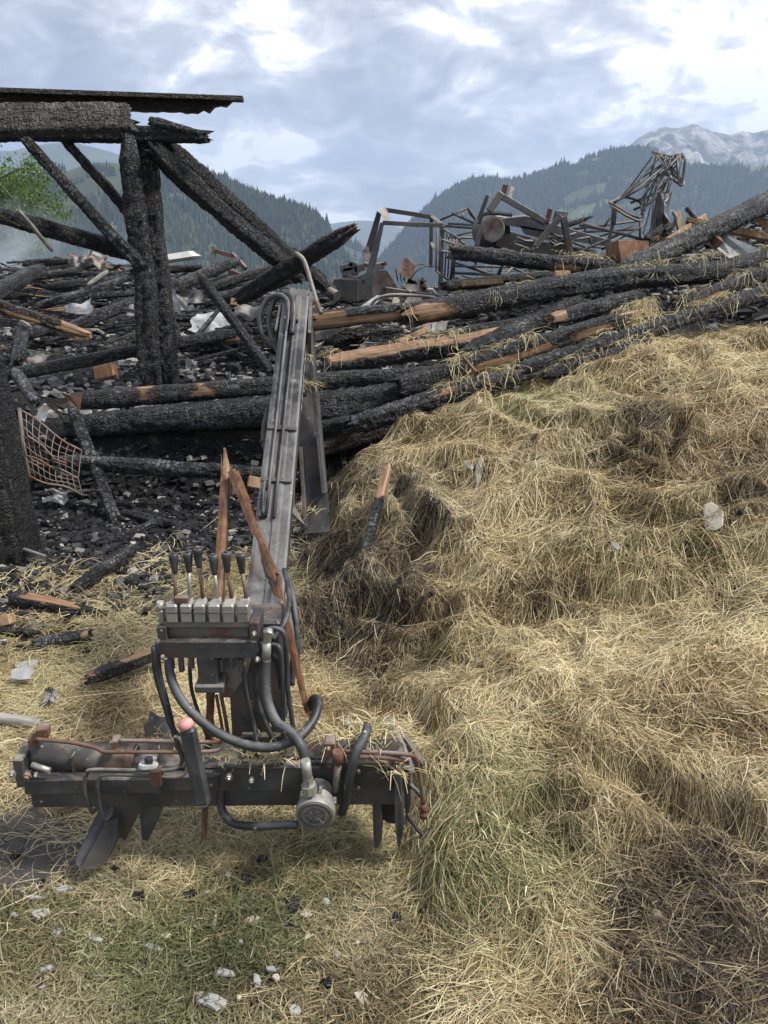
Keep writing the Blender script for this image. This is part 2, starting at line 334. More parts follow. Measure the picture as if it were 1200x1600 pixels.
# ================================================================ terrain
def rbf(pts):
    P = np.array([[p[0], p[1]] for p in pts]); z = np.array([p[2] for p in pts]); n = len(P)
    D = np.hypot(P[:, None, 0]-P[None, :, 0], P[:, None, 1]-P[None, :, 1])
    A = np.zeros((n+3, n+3)); A[:n, :n] = D + np.eye(n)*-.02; A[:n, n] = 1; A[:n, n+1:] = P; A[n, :n] = 1; A[n+1:, :n] = P.T
    w_ = np.linalg.solve(A, np.concatenate([z, [0, 0, 0]]))
    def f(x, y):
        s = w_[n]+w_[n+1]*x+w_[n+2]*y
        for i in range(n): s = s+w_[i]*np.hypot(x-P[i, 0], y-P[i, 1])
        return s
    return f
def cpts(L): return [tuple(at(*p)) for p in L]
plat = rbf(cpts([(-300, 590, 6), (100, 560, 7), (300, 560, 7), (100, 480, 9.5), (300, 480, 9.5), (60, 430, 12), (400, 458, 12), (-300, 430, 12), (520, 545, 7.2),
                 (640, 560, 6.6), (620, 490, 10), (640, 470, 12), (800, 520, 7.2), (800, 455, 10), (900, 470, 8), (950, 410, 10.5), (1060, 390, 9.5), (1100, 450, 7),
                 (1200, 445, 7), (1200, 345, 9.5), (1450, 420, 7), (1450, 310, 10), (1200, 330, 12), (800, 430, 13)]) + [(-1.5, 5.3, .55), (0, 5.3, .5), (-4, 5.3, .6), (1.5, 5.4, .8)])
mound = rbf(cpts([(560, 720, 4.5), (600, 705, 4.5), (600, 800, 3.9), (530, 790, 4.1), (480, 830, 4.0), (470, 1000, 3.05), (560, 900, 3.35), (640, 1000, 2.85), (700, 652, 4.75), (800, 620, 4.9), (800, 706, 4.05), (900, 586, 5.1), (1000, 562, 5.0), (1000, 620, 4.4),
                  (800, 800, 3.45), (1000, 800, 3.25), (1100, 566, 4.8), (1200, 700, 3.6), (1200, 600, 4.5), (1200, 900, 2.7), (1000, 1000, 2.55), (800, 1000, 2.75), (690, 1150, 2.07), (760, 1130, 2.12), (720, 1290, 1.745), (705, 1370, 1.62), (800, 1200, 2.0), (1000, 1200, 1.92), (1200, 1200, 1.83),
                  (900, 1350, 1.72), (700, 1450, 1.55), (640, 1300, 1.92), (1200, 1400, 1.58), (1200, 1600, 1.24), (900, 1600, 1.28), (1500, 800, 3.0), (1500, 585, 4.6), (1500, 1200, 1.85), (1150, 522, 6.0), (1250, 503, 6.3)]) +
            [(-.4, 3.6, -.05), (-.9, 4.5, -.2), (-.35, 3.0, -.08), (-.28, 2.4, -.08), (.02, 2.0, -.04), (.06, 1.6, -.04), (.04, 1.8, -.04), (.0, 2.25, .0), (-1.5, 3.5, -.4), (-.4, 5, .1), (0, 5.2, .35), (0, 1.2, -.03), (-.1, 1.9, -.10), (-.3, 1.8, -.12), (-.5, 2.0, -.15), (.0, 1.75, -.07), (-.45, 4.2, -.05), (2.2, 6.8, .9), (1.5, 6.6, .8)])
X0, X1, Y0, Y1, ST = -7.0, 8.0, -2.0, 15.0, .025
gx = np.arange(X0, X1+ST/2, ST); gy = np.arange(Y0, Y1+ST/2, ST)
GX, GY = np.meshgrid(gx, gy, indexing='ij')
step = sstep(5.22, 5.46, GY + .10*fbm(GX*1.5, GY*1.5, 3, 5) - .10*GX*(GX < 0))
yard = .03*fbm(GX*.9, GY*.9, 4, 2) + .012*fbm(GX*5, GY*5, 3, 9) + .05*sstep(3.5, 5, GY)
edge = sstep(12.5, 15, GY)
plz = plat(GX, GY) + .10*fbm(GX*.8, GY*.8, 4, 21) + .05*fbm(GX*4, GY*4, 3, 22)
Gz = yard*(1-step) + plz*step
Gz = Gz*(1-edge) + (-1.2)*edge
mz = mound(GX, GY)
dwn = sstep(1.2, 3.5, GY)
tx = GX + .25*fbm(GX*1.3, GY*1.3, 2, 61); ty = GY + .25*fbm(GX*1.3, GY*1.3, 2, 62)
rid = 1-np.abs(fbm(tx*.9+ty*.35, ty*1.5, 3, 33))*2.2
lump = .085*fbm(GX*1.6, GY*1.9, 2, 31) + .065*(rid-.5) + .050*fbm(tx*5, ty*6, 3, 35) + .042*(.6-np.abs(fbm(tx*3.2, ty*4.2, 2, 37))*3) + .030*fbm(GX*11, GY*13, 2, 38)
mz = mz + lump*(.35+.65*dwn)
cut = sstep(.02, -.35, GX - (-.05)) * 0
MPX, MPY = proj(GX, np.maximum(GY, .4), mz)
for pl_, w_, dp_ in (([(930, 1205), (1000, 1235), (1050, 1275), (1130, 1290), (1230, 1350)], 24, .055), ([(985, 700), (1040, 722), (1062, 670)], 12, .10), ([(540, 1080), (640, 1120), (720, 1190)], 26, .04), ([(770, 640), (850, 672), (900, 668)], 10, .07),
                     ([(625, 770), (668, 840), (610, 900)], 16, .08), ([(800, 1290), (850, 1262), (900, 1270)], 16, .08), ([(880, 930), (960, 950), (1050, 940)], 14, .06), ([(1100, 800), (1200, 770)], 12, .06), ([(560, 960), (640, 975), (700, 960)], 16, .07)):
    dd = np.full(MPX.shape, 1e9)
    for (ax_, ay_), (bx_, by_) in zip(pl_[:-1], pl_[1:]):
        t_ = np.clip(((MPX-ax_)*(bx_-ax_)+(MPY-ay_)*(by_-ay_))/((bx_-ax_)**2+(by_-ay_)**2), 0, 1); dd = np.minimum(dd, np.hypot(MPX-ax_-t_*(bx_-ax_), (MPY-ay_-t_*(by_-ay_))*1.3))
    mz = mz - dp_*np.exp(-(dd/w_)**2) + dp_*.35*np.exp(-((dd-w_*2.2)/(w_))**2)
mz = mz*1.0 - 2.0*sstep(5.35, 7.6, GY)*sstep(2.2, .2, GX) - 3*sstep(7, 8, GY)
hm = sstep(-.03, .03, mz-Gz)               # 1 where hay lies over the ground
Tz = np.maximum(mz, Gz)
def samp(A, x, y):
    u = np.clip((np.asarray(x, float)-X0)/ST, 0, A.shape[0]-1.001); v = np.clip((np.asarray(y, float)-Y0)/ST, 0, A.shape[1]-1.001)
    i = u.astype(int); j = v.astype(int); fu = u-i; fv = v-j
    return (A[i, j]*(1-fu)+A[i+1, j]*fu)*(1-fv)+(A[i, j+1]*(1-fu)+A[i+1, j+1]*fu)*fv
def H(x, y): return float(samp(Tz, x, y))
DXz, DYz = np.gradient(Tz, ST)
def gridmesh(name, A, i0, i1, j0, j1, k, mat, attrs=None, keep=None):
    I = np.arange(i0, i1, k); J = np.arange(j0, j1, k); a, b = np.meshgrid(I, J, indexing='ij')
    v = np.stack([gx[a], gy[b], A[a, b]], -1).reshape(-1, 3); nI, nJ = len(I), len(J)
    q = (np.arange(nI-1)[:, None]*nJ+np.arange(nJ-1)[None, :]).ravel()
    f = np.stack([q, q+nJ, q+nJ+1, q+1], 1)
    if keep is not None:
        kf = keep[a, b].ravel(); f = f[(kf[f].sum(1) > 0)]
        used = np.unique(f); mp = np.full(len(v), -1); mp[used] = np.arange(len(used)); v = v[used]; f = mp[f]
        attrs = {n_: A_[a, b].ravel()[used] for n_, A_ in (attrs or {}).items()}
    else: attrs = {n_: A_[a, b].ravel() for n_, A_ in (attrs or {}).items()}
    return npmesh(name, v, f, mat, attrs, True)
# ground cover by place: burnt = ash and charcoal, grass = green turf, mud
GPX, GPY = proj(GX, np.maximum(GY, .35), Gz)
front = 1-step
def blob(px, py, rx, ry, PX=None, PY=None): return np.exp(-(((PX if PX is not None else GPX)-px)/rx)**2-(((PY if PY is not None else GPY)-py)/ry)**2)
mud = np.clip(blob(40, 1345, 110, 75)*1.3 + blob(60, 1310, 70, 60), 0, 1)*front
nz_ = fbm(GX*6, GY*6, 4, 71)
burnt = np.clip(step + sstep(935, 840, GPY+60*nz_+.0*GPX)*front*1.1 + sstep(.1, .6, fbm(GX*2.2, GY*2.2, 4, 73)+.25)*sstep(1250, 980, GPY)*.5*sstep(250, 60, GPX), 0, 1)
grass = sstep(1330, 1440, GPY+40*nz_)*front
m, t, b = mat('yard_soil', (.1, .08, .06), .95)
v = objc(t, False); n1 = noise(t, v, 3, 6); n2 = noise(t, v, 40, 5, .65)
soil = mixc(t, n2, (.055, .045, .034), (.15, .125, .095))
def A(t, nme): a = t.nodes.new('ShaderNodeAttribute'); a.attribute_name = nme; return a.outputs['Fac']
soil = mixc(t, mt(t, 'MULTIPLY', A(t, 'grass'), .75), soil, mixc(t, n2, (.045, .042, .026), (.12, .10, .065)))
mudc = mixc(t, n2, (.085, .078, .072), (.15, .14, .135)); soil = mixc(t, A(t, 'mud'), soil, mudc)
ashc = mixc(t, mt(t, 'MULTIPLY', mt(t, 'SUBTRACT', n2, .55), 5, True), (.010, .010, .012), (.13, .13, .135))
ashc = mixc(t, mt(t, 'MULTIPLY', mt(t, 'SUBTRACT', n1, .58), 6, True), ashc, (.20, .19, .18))
soil = mixc(t, A(t, 'burnt'), soil, ashc); t.links.new(soil, b.inputs['Base Color'])
t.links.new(mt(t, 'SUBTRACT', .95, mt(t, 'MULTIPLY', A(t, 'mud'), .45)), b.inputs['Roughness']); bump(t, b, mt(t, 'ADD', mt(t, 'ADD', n2, mt(t, 'MULTIPLY', noise(t, v, 14, 5), 1.5)), mt(t, 'MULTIPLY', noise(t, v, 140, 3), .4)), 1.0, .05)
Gsink = Gz - .06*hm*front
tag(gridmesh('ground', Gsink, 0, len(gx), 0, len(gy), 2, m, dict(burnt=burnt, grass=grass, mud=mud)), 'burnt hillside yard and barn floor of trampled grass, ash and mud', 'ground', kind='structure')
# ---------------------------------------------------------------- straw and hay strands
def hay_mat():
    m, t, b = mat('dry_hay', (.4, .32, .18), .62, 0, .35)
    tn, gr, bu = A(t, 'tint'), A(t, 'green'), A(t, 'char')
    c = ramp(t, tn, [(0, (.10, .064, .034)), (.3, (.30, .205, .10)), (.62, (.54, .42, .235)), (1, (.78, .69, .46))])
    g = ramp(t, tn, [(0, (.07, .085, .03)), (.5, (.25, .265, .115)), (1, (.48, .48, .27))])
    c = mixc(t, gr, c, g); c = mixc(t, bu, c, ramp(t, tn, [(0, (.012, .011, .011)), (.6, (.045, .034, .027)), (1, (.13, .10, .078))]))
    t.links.new(c, b.inputs['Base Color'])
    tr = nd(t, 'ShaderNodeBsdfTranslucent', {'Color': c}); mxs = nd(t, 'ShaderNodeMixShader', {0: .18, 1: b.outputs[0], 2: tr.outputs[0]})
    t.links.new(mxs.outputs[0], t.nodes['Material Output'].inputs[0]); return m
M['hay'] = hay_mat()
def grass_mat():
    m, t, b = mat('short_turf', (.1, .12, .04), .7, 0, .3); tn = A(t, 'tint'); gr = A(t, 'green')
    c = mixc(t, gr, ramp(t, tn, [(0, (.10, .08, .045)), (.5, (.26, .215, .13)), (1, (.46, .41, .28))]), ramp(t, tn, [(0, (.03, .045, .015)), (.5, (.10, .125, .05)), (1, (.25, .27, .13))]))
    t.links.new(c, b.inputs['Base Color']); return m
M['turf'] = grass_mat()
def strands(cx, cy, th, nper, L, wd, spread, sp_along, lift, angj, droop, tint, green, charr, hf=None, curl=.25, stand=0.0, seed=0, S=4):
    """wisps: centres cx, cy with direction th; every wisp has nper strands that follow the surface and bend with it"""
    rg = np.random.default_rng(seed); n = len(cx); idx = np.repeat(np.arange(n), nper); k = len(idx)
    def pick(a): return a[idx] if hasattr(a, '__len__') else a
    th0 = pick(th); c, s = np.cos(th0), np.sin(th0)
    u = rg.normal(0, 1, k)*pick(sp_along); v_ = rg.normal(0, 1, k)*pick(spread)
    x = cx[idx]+c*u-s*v_; y = cy[idx]+s*u+c*v_
    a = th0 + rg.normal(0, 1, k)*pick(angj) + np.where(rg.random(k) < .14, rg.uniform(-1.6, 1.6, k), 0)
    a = a + (rg.random(k) < .5)*math.pi*0
    Ls = pick(L)*rg.lognormal(0, .35, k); W = pick(wd)*rg.uniform(.6, 1.4, k)
    kap = rg.normal(0, curl, k) + (rg.normal(0, curl, n)[idx])
    P = []
    z0 = rg.random(k)**1.5*pick(lift); pit = rg.normal(0, .18, k)+pick(stand)*rg.uniform(.4, 1.2, k) if hasattr(stand, '__len__') or stand else rg.normal(0, .16, k)
    hf = hf or (lambda X, Y: samp(Tz, X, Y))
    xx, yy = x.copy(), y.copy()
    for j in range(S):
        f_ = j/(S-1)
        aj = a+kap*(f_-.5)*2
        if j: xx = xx+np.cos(aj)*Ls/(S-1)*np.cos(pit); yy = yy+np.sin(aj)*Ls/(S-1)*np.cos(pit)
        zz = hf(xx, yy) + .004 + z0*(1+.0*f_) + np.sin(pit)*Ls*f_ - droop*f_*f_*Ls*.25 + .10*Ls*math.sin(math.pi*f_)*np.abs(kap)
        P.append(np.stack([xx, yy, np.maximum(zz, hf(xx, yy)-.004)], -1))
    P = np.stack(P, 1)                                   # k,S,3
    d = P[:, -1]-P[:, 0]; d /= np.linalg.norm(d, axis=1, keepdims=True)+1e-9
    up = np.stack([rg.normal(0, .6, k), rg.normal(0, .6, k), np.ones(k)], -1)
    side = np.cross(d, up); side /= np.linalg.norm(side, axis=1, keepdims=True)+1e-9
    wprof = np.array([.8, 1, .85, .35] if S == 4 else [.8, 1, .35])[None, :, None]
    Lft = P+side[:, None]*W[:, None, None]*.5*wprof; Rgt = P-side[:, None]*W[:, None, None]*.5*wprof
    V = np.stack([Lft, Rgt], 2).reshape(-1, 3)           # k,S,2
    base = (np.arange(k)*S*2)[:, None, None]; q = np.arange(S-1)[None, :, None]*2
    Fc = (base+q+np.array([0, 1, 3, 2])[None, None, :]).reshape(-1, 4)
    def rep(a): return np.repeat(a, S*2)
    tt = np.clip(pick(tint)+rg.normal(0, .2, k), 0, 1)
    gg = np.clip(pick(green)+rg.normal(0, .18, k), 0, 1)
    cc = np.clip(pick(charr)*(rg.uniform(.3, 1.5, k)), 0, 1)
    return V, Fc, dict(tint=rep(tt), green=rep(gg), char=rep(cc))
def join(parts):
    V = []; Fc = []; at_ = {}; o = 0
    for v, f, a in parts:
        V.append(v); Fc.append(f+o); o += len(v)
        for k_ in a: at_.setdefault(k_, []).append(a[k_])
    return np.concatenate(V), np.concatenate(Fc), {k_: np.concatenate(x) for k_, x in at_.items()}
def scatter(n, xr, yr, prob, seed, py=1.3):
    "n places in a box, thinned by prob(x, y), denser towards the viewer's side by Y**-py"
    rg = np.random.default_rng(seed); out = [np.zeros(0), np.zeros(0)]
    while len(out[0]) < n:
        a, b = yr[0]**(1-py), yr[1]**(1-py); Y = (a+(b-a)*rg.random(n*2))**(1/(1-py)); X = rg.uniform(*xr, n*2)
        k = rg.random(n*2) < prob(X, Y); out = [np.concatenate([out[0], X[k]]), np.concatenate([out[1], Y[k]])]
    return out[0][:n], out[1][:n]
SLX, SLY = DXz, DYz
def flow(x, y, seed=0, wob=1.0):
    "lie of the hay: mostly down the slope, swirled by large clumps"
    gx_, gy_ = samp(SLX, x, y), samp(SLY, x, y)
    a = np.arctan2(-gy_-.12, -gx_) + wob*2.3*fbm(x*1.7, y*1.7, 2, 81+seed) + wob*2.2*fbm(x*5, y*5, 2, 91+seed)
    return a
inview = lambda X, Y: (np.abs(X) < .65*Y+.62)
# the heap
def hp(X, Y): return samp(hm, X, Y)*inview(X, Y)
hx, hy = scatter(17000, (-1.2, 5.4), (.95, 7.4), hp, 5, 1.15)
hz = samp(Tz, hx, hy); hpx, hpy = proj(hx, hy, hz)
def B(px, py, rx, ry, X=None, Y=None): return np.exp(-((X-px)/rx)**2-((Y-py)/ry)**2)
def haychar(px, py, x, y):
    n = fbm(x*3.5, y*3.5, 4, 101)
    c = 0
    for (a, b_, rx, ry, k) in ((1120, 1350, 130, 90, .75), (1060, 1520, 100, 110, 1.5), (1180, 1560, 90, 120, 1.5), (990, 1430, 60, 80, .7), (1040, 660, 60, 26, .75), (720, 670, 50, 25, .3),
                              (500, 850, 60, 90, .7), (560, 940, 90, 60, .6), (640, 770, 60, 30, .4), (1180, 740, 70, 50, .6), (960, 715, 90, 25, .5), (560, 740, 60, 40, .65), (500, 1060, 90, 60, .55),
                              (640, 1000, 60, 80, .35), (680, 820, 60, 40, .5), (1150, 810, 60, 40, .35), (840, 930, 60, 30, .25), (1000, 1120, 90, 50, .2), (860, 1280, 50, 40, .35), (540, 900, 50, 60, .8), (505, 960, 50, 60, .6), (620, 900, 60, 50, .4)):
        c = c+k*B(a, b_, rx, ry, px, py)
    return np.clip(c*(1.45+1.5*n) + np.clip(n-.36, 0, 1)*1.4, 0, 1)
hc = haychar(hpx, hpy, hx, hy)
ht = np.clip(.60+.60*fbm(hx*2.6, hy*2.6, 3, 111)+.6*fbm(hx*13, hy*13, 2, 112), .05, 1)
hg = np.clip(.0+.8*fbm(hx*1.4, hy*1.4, 3, 121) + .85*B(770, 1320, 150, 190, hpx, hpy) + .30*B(840, 640, 200, 60, hpx, hpy)+.25*B(720, 1250, 80, 150, hpx, hpy) - .35*B(900, 1050, 300, 170, hpx, hpy), 0, 1)
sc_ = np.clip(hy/3.0, .55, 1.9)**.6
th = flow(hx, hy)
steep = np.clip(np.hypot(samp(SLX, hx, hy), samp(SLY, hx, hy)), 0, 2)
low_ = sstep(620, 900, hpy)                    # upper heap: soft combed wisps; lower down: stiffer, straighter stalks lying across one another
p1_ = strands(hx, hy, th, 14, .105*sc_, .0023*sc_, .022*sc_, .030, .034, .26+.26*low_, .8, ht, hg, hc, curl=.17, seed=1)
# loose single stalks lying any way on top
lx, ly = scatter(28000, (-1.2, 5.4), (1.05, 7.2), hp, 6, 1.3); lz = samp(Tz, lx, ly); lpx, lpy = proj(lx, ly, lz); ls = np.clip(ly/3, .6, 1.8)**.6
p2_ = strands(lx, ly, rng.uniform(0, 6.28, len(lx)), 1, .11*ls, .0026*ls, .02, .02, .035, .4, .5, np.full(len(lx), .72), np.full(len(lx), .12), haychar(lpx, lpy, lx, ly)*.8, curl=.10, seed=2)
qx, qy = scatter(30000, (-1.2, 5.4), (1.05, 7.0), hp, 66, 1.3); qs = np.clip(qy/3, .6, 1.8)**.6; qc = haychar(*proj(qx, qy, samp(Tz, qx, qy)), qx, qy)
p2b = strands(qx, qy, rng.uniform(0, 6.28, len(qx)), 1, .035*qs, .0032*qs, .02, .02, .04, .4, .2, np.clip(rng.normal(.6, .3, len(qx)), 0, 1), np.full(len(qx), .1), qc, curl=.05, seed=67, S=3)
V, Fc, at_ = join([p1_, p2_, p2b])
hay = npmesh('hay_heap', V, Fc, M['hay'], at_)
tag(hay, 'great heap of loose dry hay with scorched patches filling the right side', 'hay', kind='stuff')
m, t, b = mat('matted_hay', (.2, .15, .08), .9); v = objc(t, False); n2 = noise(t, v, 60, 5, .7)
c = mixc(t, n2, (.045, .032, .018), (.17, .125, .07)); c = mixc(t, A(t, 'char'), c, (.03, .024, .02)); t.links.new(c, b.inputs['Base Color']); bump(t, b, n2, 1, .02)  # core darker than the strands: shade of the gaps painted into its colour
TPX, TPY = proj(GX, np.maximum(GY, .4), Tz)
core = gridmesh('packed_hay', np.where(hm > .3, Tz, Tz-.08), 200, len(gx), 110, 400, 1, m, dict(char=haychar(TPX, TPY, GX, GY)), keep=(hm > .02) & (GX > -1.3) & (GY > .7) & (GY < 7.8))
tag(core, 'packed inner hay of the great heap seen between its loose strands', 'hay', kind='stuff')
# loose straw over the yard on the left, thinner towards the ruin and on the mud
def yp(X, Y):
    hmv = samp(hm, X, Y); z = samp(Tz, X, Y); px, py = proj(X, Y, z)
    n = fbm(X*3, Y*3, 4, 131)
    d = sstep(845, 930, py+50*n)*(1-.9*samp(mud, X, Y))*(1-.72*sstep(1340, 1430, py))
    d = d*np.clip(.72+1.5*n, .08, 1)*(1-.75*B(30, 960, 120, 70, px, py))*(1-.35*sstep(300, 0, px)*sstep(1200, 1250, py))
    return np.clip(d, 0, 1)*(hmv < .6)*inview(X, Y)
sx, sy = scatter(10500, (-3.6, 1.2), (.95, 4.6), yp, 7, 1.25); szz = samp(Tz, sx, sy); spx, spy = proj(sx, sy, szz); s_ = np.clip(sy/3, .5, 1.5)**.6
sg = np.clip(.14+.8*fbm(sx*2, sy*2, 3, 141)+.25*sstep(1150, 1000, spy)*sstep(420, 200, spx), 0, 1)
stc = np.clip(.70+.5*fbm(sx*3, sy*3, 3, 142), .1, 1)
schar_dark = np.clip(fbm(sx*3, sy*3, 4, 143)*1.5-.25+.4*B(560, 1370, 90, 60, spx, spy), 0, 1)  # random charring, plus a darker patch below the loader's right end
p3_ = strands(sx, sy, rng.uniform(0, 6.28, len(sx)), 8, .10*s_, .0023*s_, .03*s_, .03, .014, .5, .3, stc, sg, schar_dark, curl=.35, seed=3)
V, Fc, at_ = join([p3_])
tag(npmesh('loose_straw', V, Fc, M['hay'], at_), 'loose yellow straw strewn over the yard around the loader', 'straw', kind='stuff')
# turf in the foreground
def gp(X, Y):
    z = samp(Tz, X, Y); px, py = proj(X, Y, z); n = fbm(X*5, Y*5, 3, 151)
    return np.clip(sstep(1310, 1450, py+70*n)*sstep(900, 640, px-(py-1500)*.2)*np.clip(.75+1.2*n, .1, 1) + .10, 0, 1)*(1-samp(mud, X, Y))*inview(X, Y)*(samp(hm, X, Y) < .7)
tx_, ty_ = scatter(9800, (-2.0, 1.1), (.95, 2.6), gp, 8, 1.2)
tg = np.clip(.24+.8*fbm(tx_*4, ty_*4, 3, 161)+.25*B(300, 1480, 180, 70, *proj(tx_, ty_, samp(Tz, tx_, ty_))), 0, 1); tt = np.clip(.45+.6*fbm(tx_*6, ty_*6, 2, 162), 0, 1)
p4_ = strands(tx_, ty_, rng.uniform(0, 6.28, len(tx_)), 10, .042, .0026, .014, .014, .004, 1.5, .6, tt, tg, np.zeros(len(tx_)), curl=.4, stand=.45, seed=4, S=3)
V, Fc, at_ = join([p4_]); tag(npmesh('short_grass', V, Fc, M['turf'], at_), 'short trampled green and brown grass along the bottom of the yard', 'grass', kind='stuff')
# ================================================================ valley, hills, haze
th_ = np.linspace(0, 2*math.pi, 97)[:-1]; rr = np.concatenate([[10.5], np.geomspace(12.5, 9400, 64)])
a, r = np.meshgrid(th_, rr, indexing='ij'); vx = r*np.sin(a); vy = r*np.cos(a)+4
vz = -1.3-.42*np.maximum(r-15, 0)*np.where(r < 600, 1, 0)
fall = -1.3-220*(1-np.exp(-np.maximum(r-14, 0)/420)); up_ = sstep(-.2, -.9, np.cos(a)); vz = fall*(1-up_)+(-1.3+.18*np.minimum(r, 900))*up_
vz = vz + 6*fbm(vx*.01, vy*.01, 4, 3)*sstep(30, 200, r)
vv_ = np.stack([vx, vy, vz], -1).reshape(-1, 3); nR = len(rr); na = len(th_)
f_ = np.array([[i*nR+j, i*nR+j+1, ((i+1) % na)*nR+j+1, ((i+1) % na)*nR+j] for i in range(na) for j in range(nR-1)])
m, t, b = mat('valley_meadow', (.05, .08, .03), .95); v = objc(t, False)
t.links.new(ramp(t, noise(t, v, .012, 6), [(.3, (.03, .05, .02)), (.5, (.07, .10, .035)), (.7, (.05, .07, .03))]), b.inputs['Base Color'])
tag(npmesh('valley', vv_, f_, m, None, True), kind='structure')
def hill(name, ridge, D, mat_, z_low, rows=60, cols=260, rough=.05, near=.45, seed=0, gully=.12, power=1.2):
    px = np.array([p[0] for p in ridge], float); py = np.array([p[1] for p in ridge], float)
    u = np.linspace(px[0], px[-1], cols); w_ = np.interp(u, px, py)
    w_ = np.convolve(np.pad(w_, 3, 'edge'), np.ones(7)/7, 'valid')
    yy = (800-w_)/F; T_ = D/(CP+yy*SP); rx = (u-600)/F*T_; rz = CAMZ+(-SP+yy*CP)*T_
    s = np.linspace(0, 1, rows); U, S_ = np.meshgrid(np.arange(cols), s, indexing='ij')
    k = 1-(1-near)*S_; X = rx[U]*k; Y_ = D*k
    prof = (1-S_)**power; Z = z_low+(rz[U]-z_low)*prof
    g = fbm(X/D*9, S_*2.2, 5, 200+seed)*gully + fbm(X/D*45, S_*14, 4, 210+seed)*rough
    Z = Z + g*(rz.max()-z_low)*np.sin(np.pi*np.clip(S_, 0, 1))**.7*.9 + fbm(X/D*60, S_*3, 4, 220+seed)*rough*.10*(rz.max()-z_low)
    back = np.stack([rx*1.12, np.full(cols, D*1.25), np.full(cols, z_low)], -1)
    Vv = np.stack([X, Y_, Z], -1); Vv = np.concatenate([back[:, None], Vv], 1); R_ = rows+1
    q = (np.arange(cols-1)[:, None]*R_+np.arange(R_-1)[None, :]).ravel(); f = np.stack([q, q+1, q+1+R_, q+R_], 1)
    o = npmesh(name, Vv.reshape(-1, 3), f, mat_, None, True); tag(o, kind='structure')
    return Vv[:, 1:]
def forest_on(name, Vv, n, hgt, mat_, seed, label, bare=.0, smax=.8):
    rg = np.random.default_rng(seed); C_, R_ = Vv.shape[:2]
    i = rg.random(n)*(C_-1.01); j = np.concatenate([rg.random(n-n//7)**1.3*(R_-1.01)*smax, rg.random(n//7)*2.0])
    i0 = i.astype(int); j0 = j.astype(int); fi = (i-i0)[:, None]; fj = (j-j0)[:, None]
    P = (Vv[i0, j0]*(1-fi)+Vv[i0+1, j0]*fi)*(1-fj)+(Vv[i0, j0+1]*(1-fi)+Vv[i0+1, j0+1]*fi)*fj
    gapn = fbm(P[:, 0]/hgt*.06, j*.2, 3, seed); P = P[gapn > -.42+bare]; n = len(P)
    h = hgt*rg.lognormal(-.05, .24, n); w_ = h*rg.uniform(.15, .23, n); K = 5
    a0 = rg.random(n)*6.28; lean = rg.normal(0, .02, (n, 2))*h[:, None]
    rings = []
    for (zf, rf) in ((0.0, .75), (.12, 1.0), (.5, .55), (.46, .66)):
        pass
    ang = a0[:, None]+np.arange(K)[None]*2*math.pi/K; jit = rg.uniform(.75, 1.25, (n, K))
    lo = np.stack([P[:, 0:1]+np.cos(ang)*w_[:, None]*jit, P[:, 1:2]+np.sin(ang)*w_[:, None]*jit, P[:, 2:3]+0*ang+h[:, None]*.04], -1)
    tp = (P+np.stack([lean[:, 0], lean[:, 1], h], -1))[:, None]
    V = np.concatenate([lo, tp], 1).reshape(-1, 3); S = K+1; b0 = np.arange(n)*S; fs = []
    for k in range(K):
        k2 = (k+1) % K; fs += [np.stack([b0+k, b0+k2, b0+K], 1)]
    tn = np.repeat(np.clip(rg.normal(.5, .25, n)+gapn[gapn > -.42+bare]*.4, 0, 1), S)
    o = npmesh(name, V, np.concatenate(fs), mat_, dict(tint=tn)); tag(o, label, 'forest', kind='stuff')
m, t, b = mat('conifer_needles', (.03, .05, .03), .9, 0, .2); t.links.new(ramp(t, A(t, 'tint'), [(0, (.010, .020, .013)), (.5, (.024, .042, .022)), (1, (.055, .082, .034))]), b.inputs['Base Color']); M['conif'] = m
m, t, b = mat('forest_slope', (.05, .06, .03), .95); v = objc(t, False)
n1 = noise(t, v, .006, 6, .6); n2 = noise(t, v, .03, 5, .6)
c = ramp(t, n1, [(.30, (.03, .045, .02)), (.55, (.045, .06, .025)), (.70, (.10, .13, .05))]); c = mixc(t, mt(t, 'MULTIPLY', mt(t, 'SUBTRACT', n2, .62), 9, True), c, (.22, .21, .19)); t.links.new(c, b.inputs['Base Color']); M['slope'] = m
m, t, b = mat('limestone_crag', (.4, .4, .38), .95); v = objc(t, False, (1.6, 1.6, .6))
ge = t.nodes.new('ShaderNodeNewGeometry'); nz = nd(t, 'ShaderNodeSeparateXYZ', {0: ge.outputs['Normal']}).outputs[2]
n1 = noise(t, v, .0045, 8, .68, .6); n2 = noise(t, v, .012, 8, .7)
c = ramp(t, n1, [(.38, (.03, .04, .03)), (.46, (.14, .14, .13)), (.55, (.42, .41, .39)), (.7, (.60, .59, .57))]); c = mixc(t, mt(t, 'MULTIPLY', mt(t, 'SUBTRACT', n2, .52), 6, True), c, (.12, .13, .12))
t.links.new(c, b.inputs['Base Color']); bump(t, b, n2, 1, 40); M['crag'] = m
hL = hill('hill', [(-700, 420), (-400, 350), (-100, 335), (0, 312), (50, 288), (100, 268), (150, 253), (200, 258), (260, 266), (320, 270), (350, 283), (400, 305), (430, 318), (470, 326), (500, 342), (518, 362), (535, 395), (560, 440), (600, 500), (700, 620)], 1500, M['slope'], -330, seed=1)
forest_on('forest', hL, 36000, 13, M['conif'], 1, 'conifer forest on the nearer hill left of the valley')
hS = hill('hill', [(300, 520), (420, 440), (500, 388), (530, 372), (560, 385), (600, 425), (660, 480), (760, 560)], 2300, M['slope'], -330, seed=7, cols=120)
forest_on('forest', hS, 7000, 18, M['conif'], 7, 'conifer forest on the low spur in the valley gap')
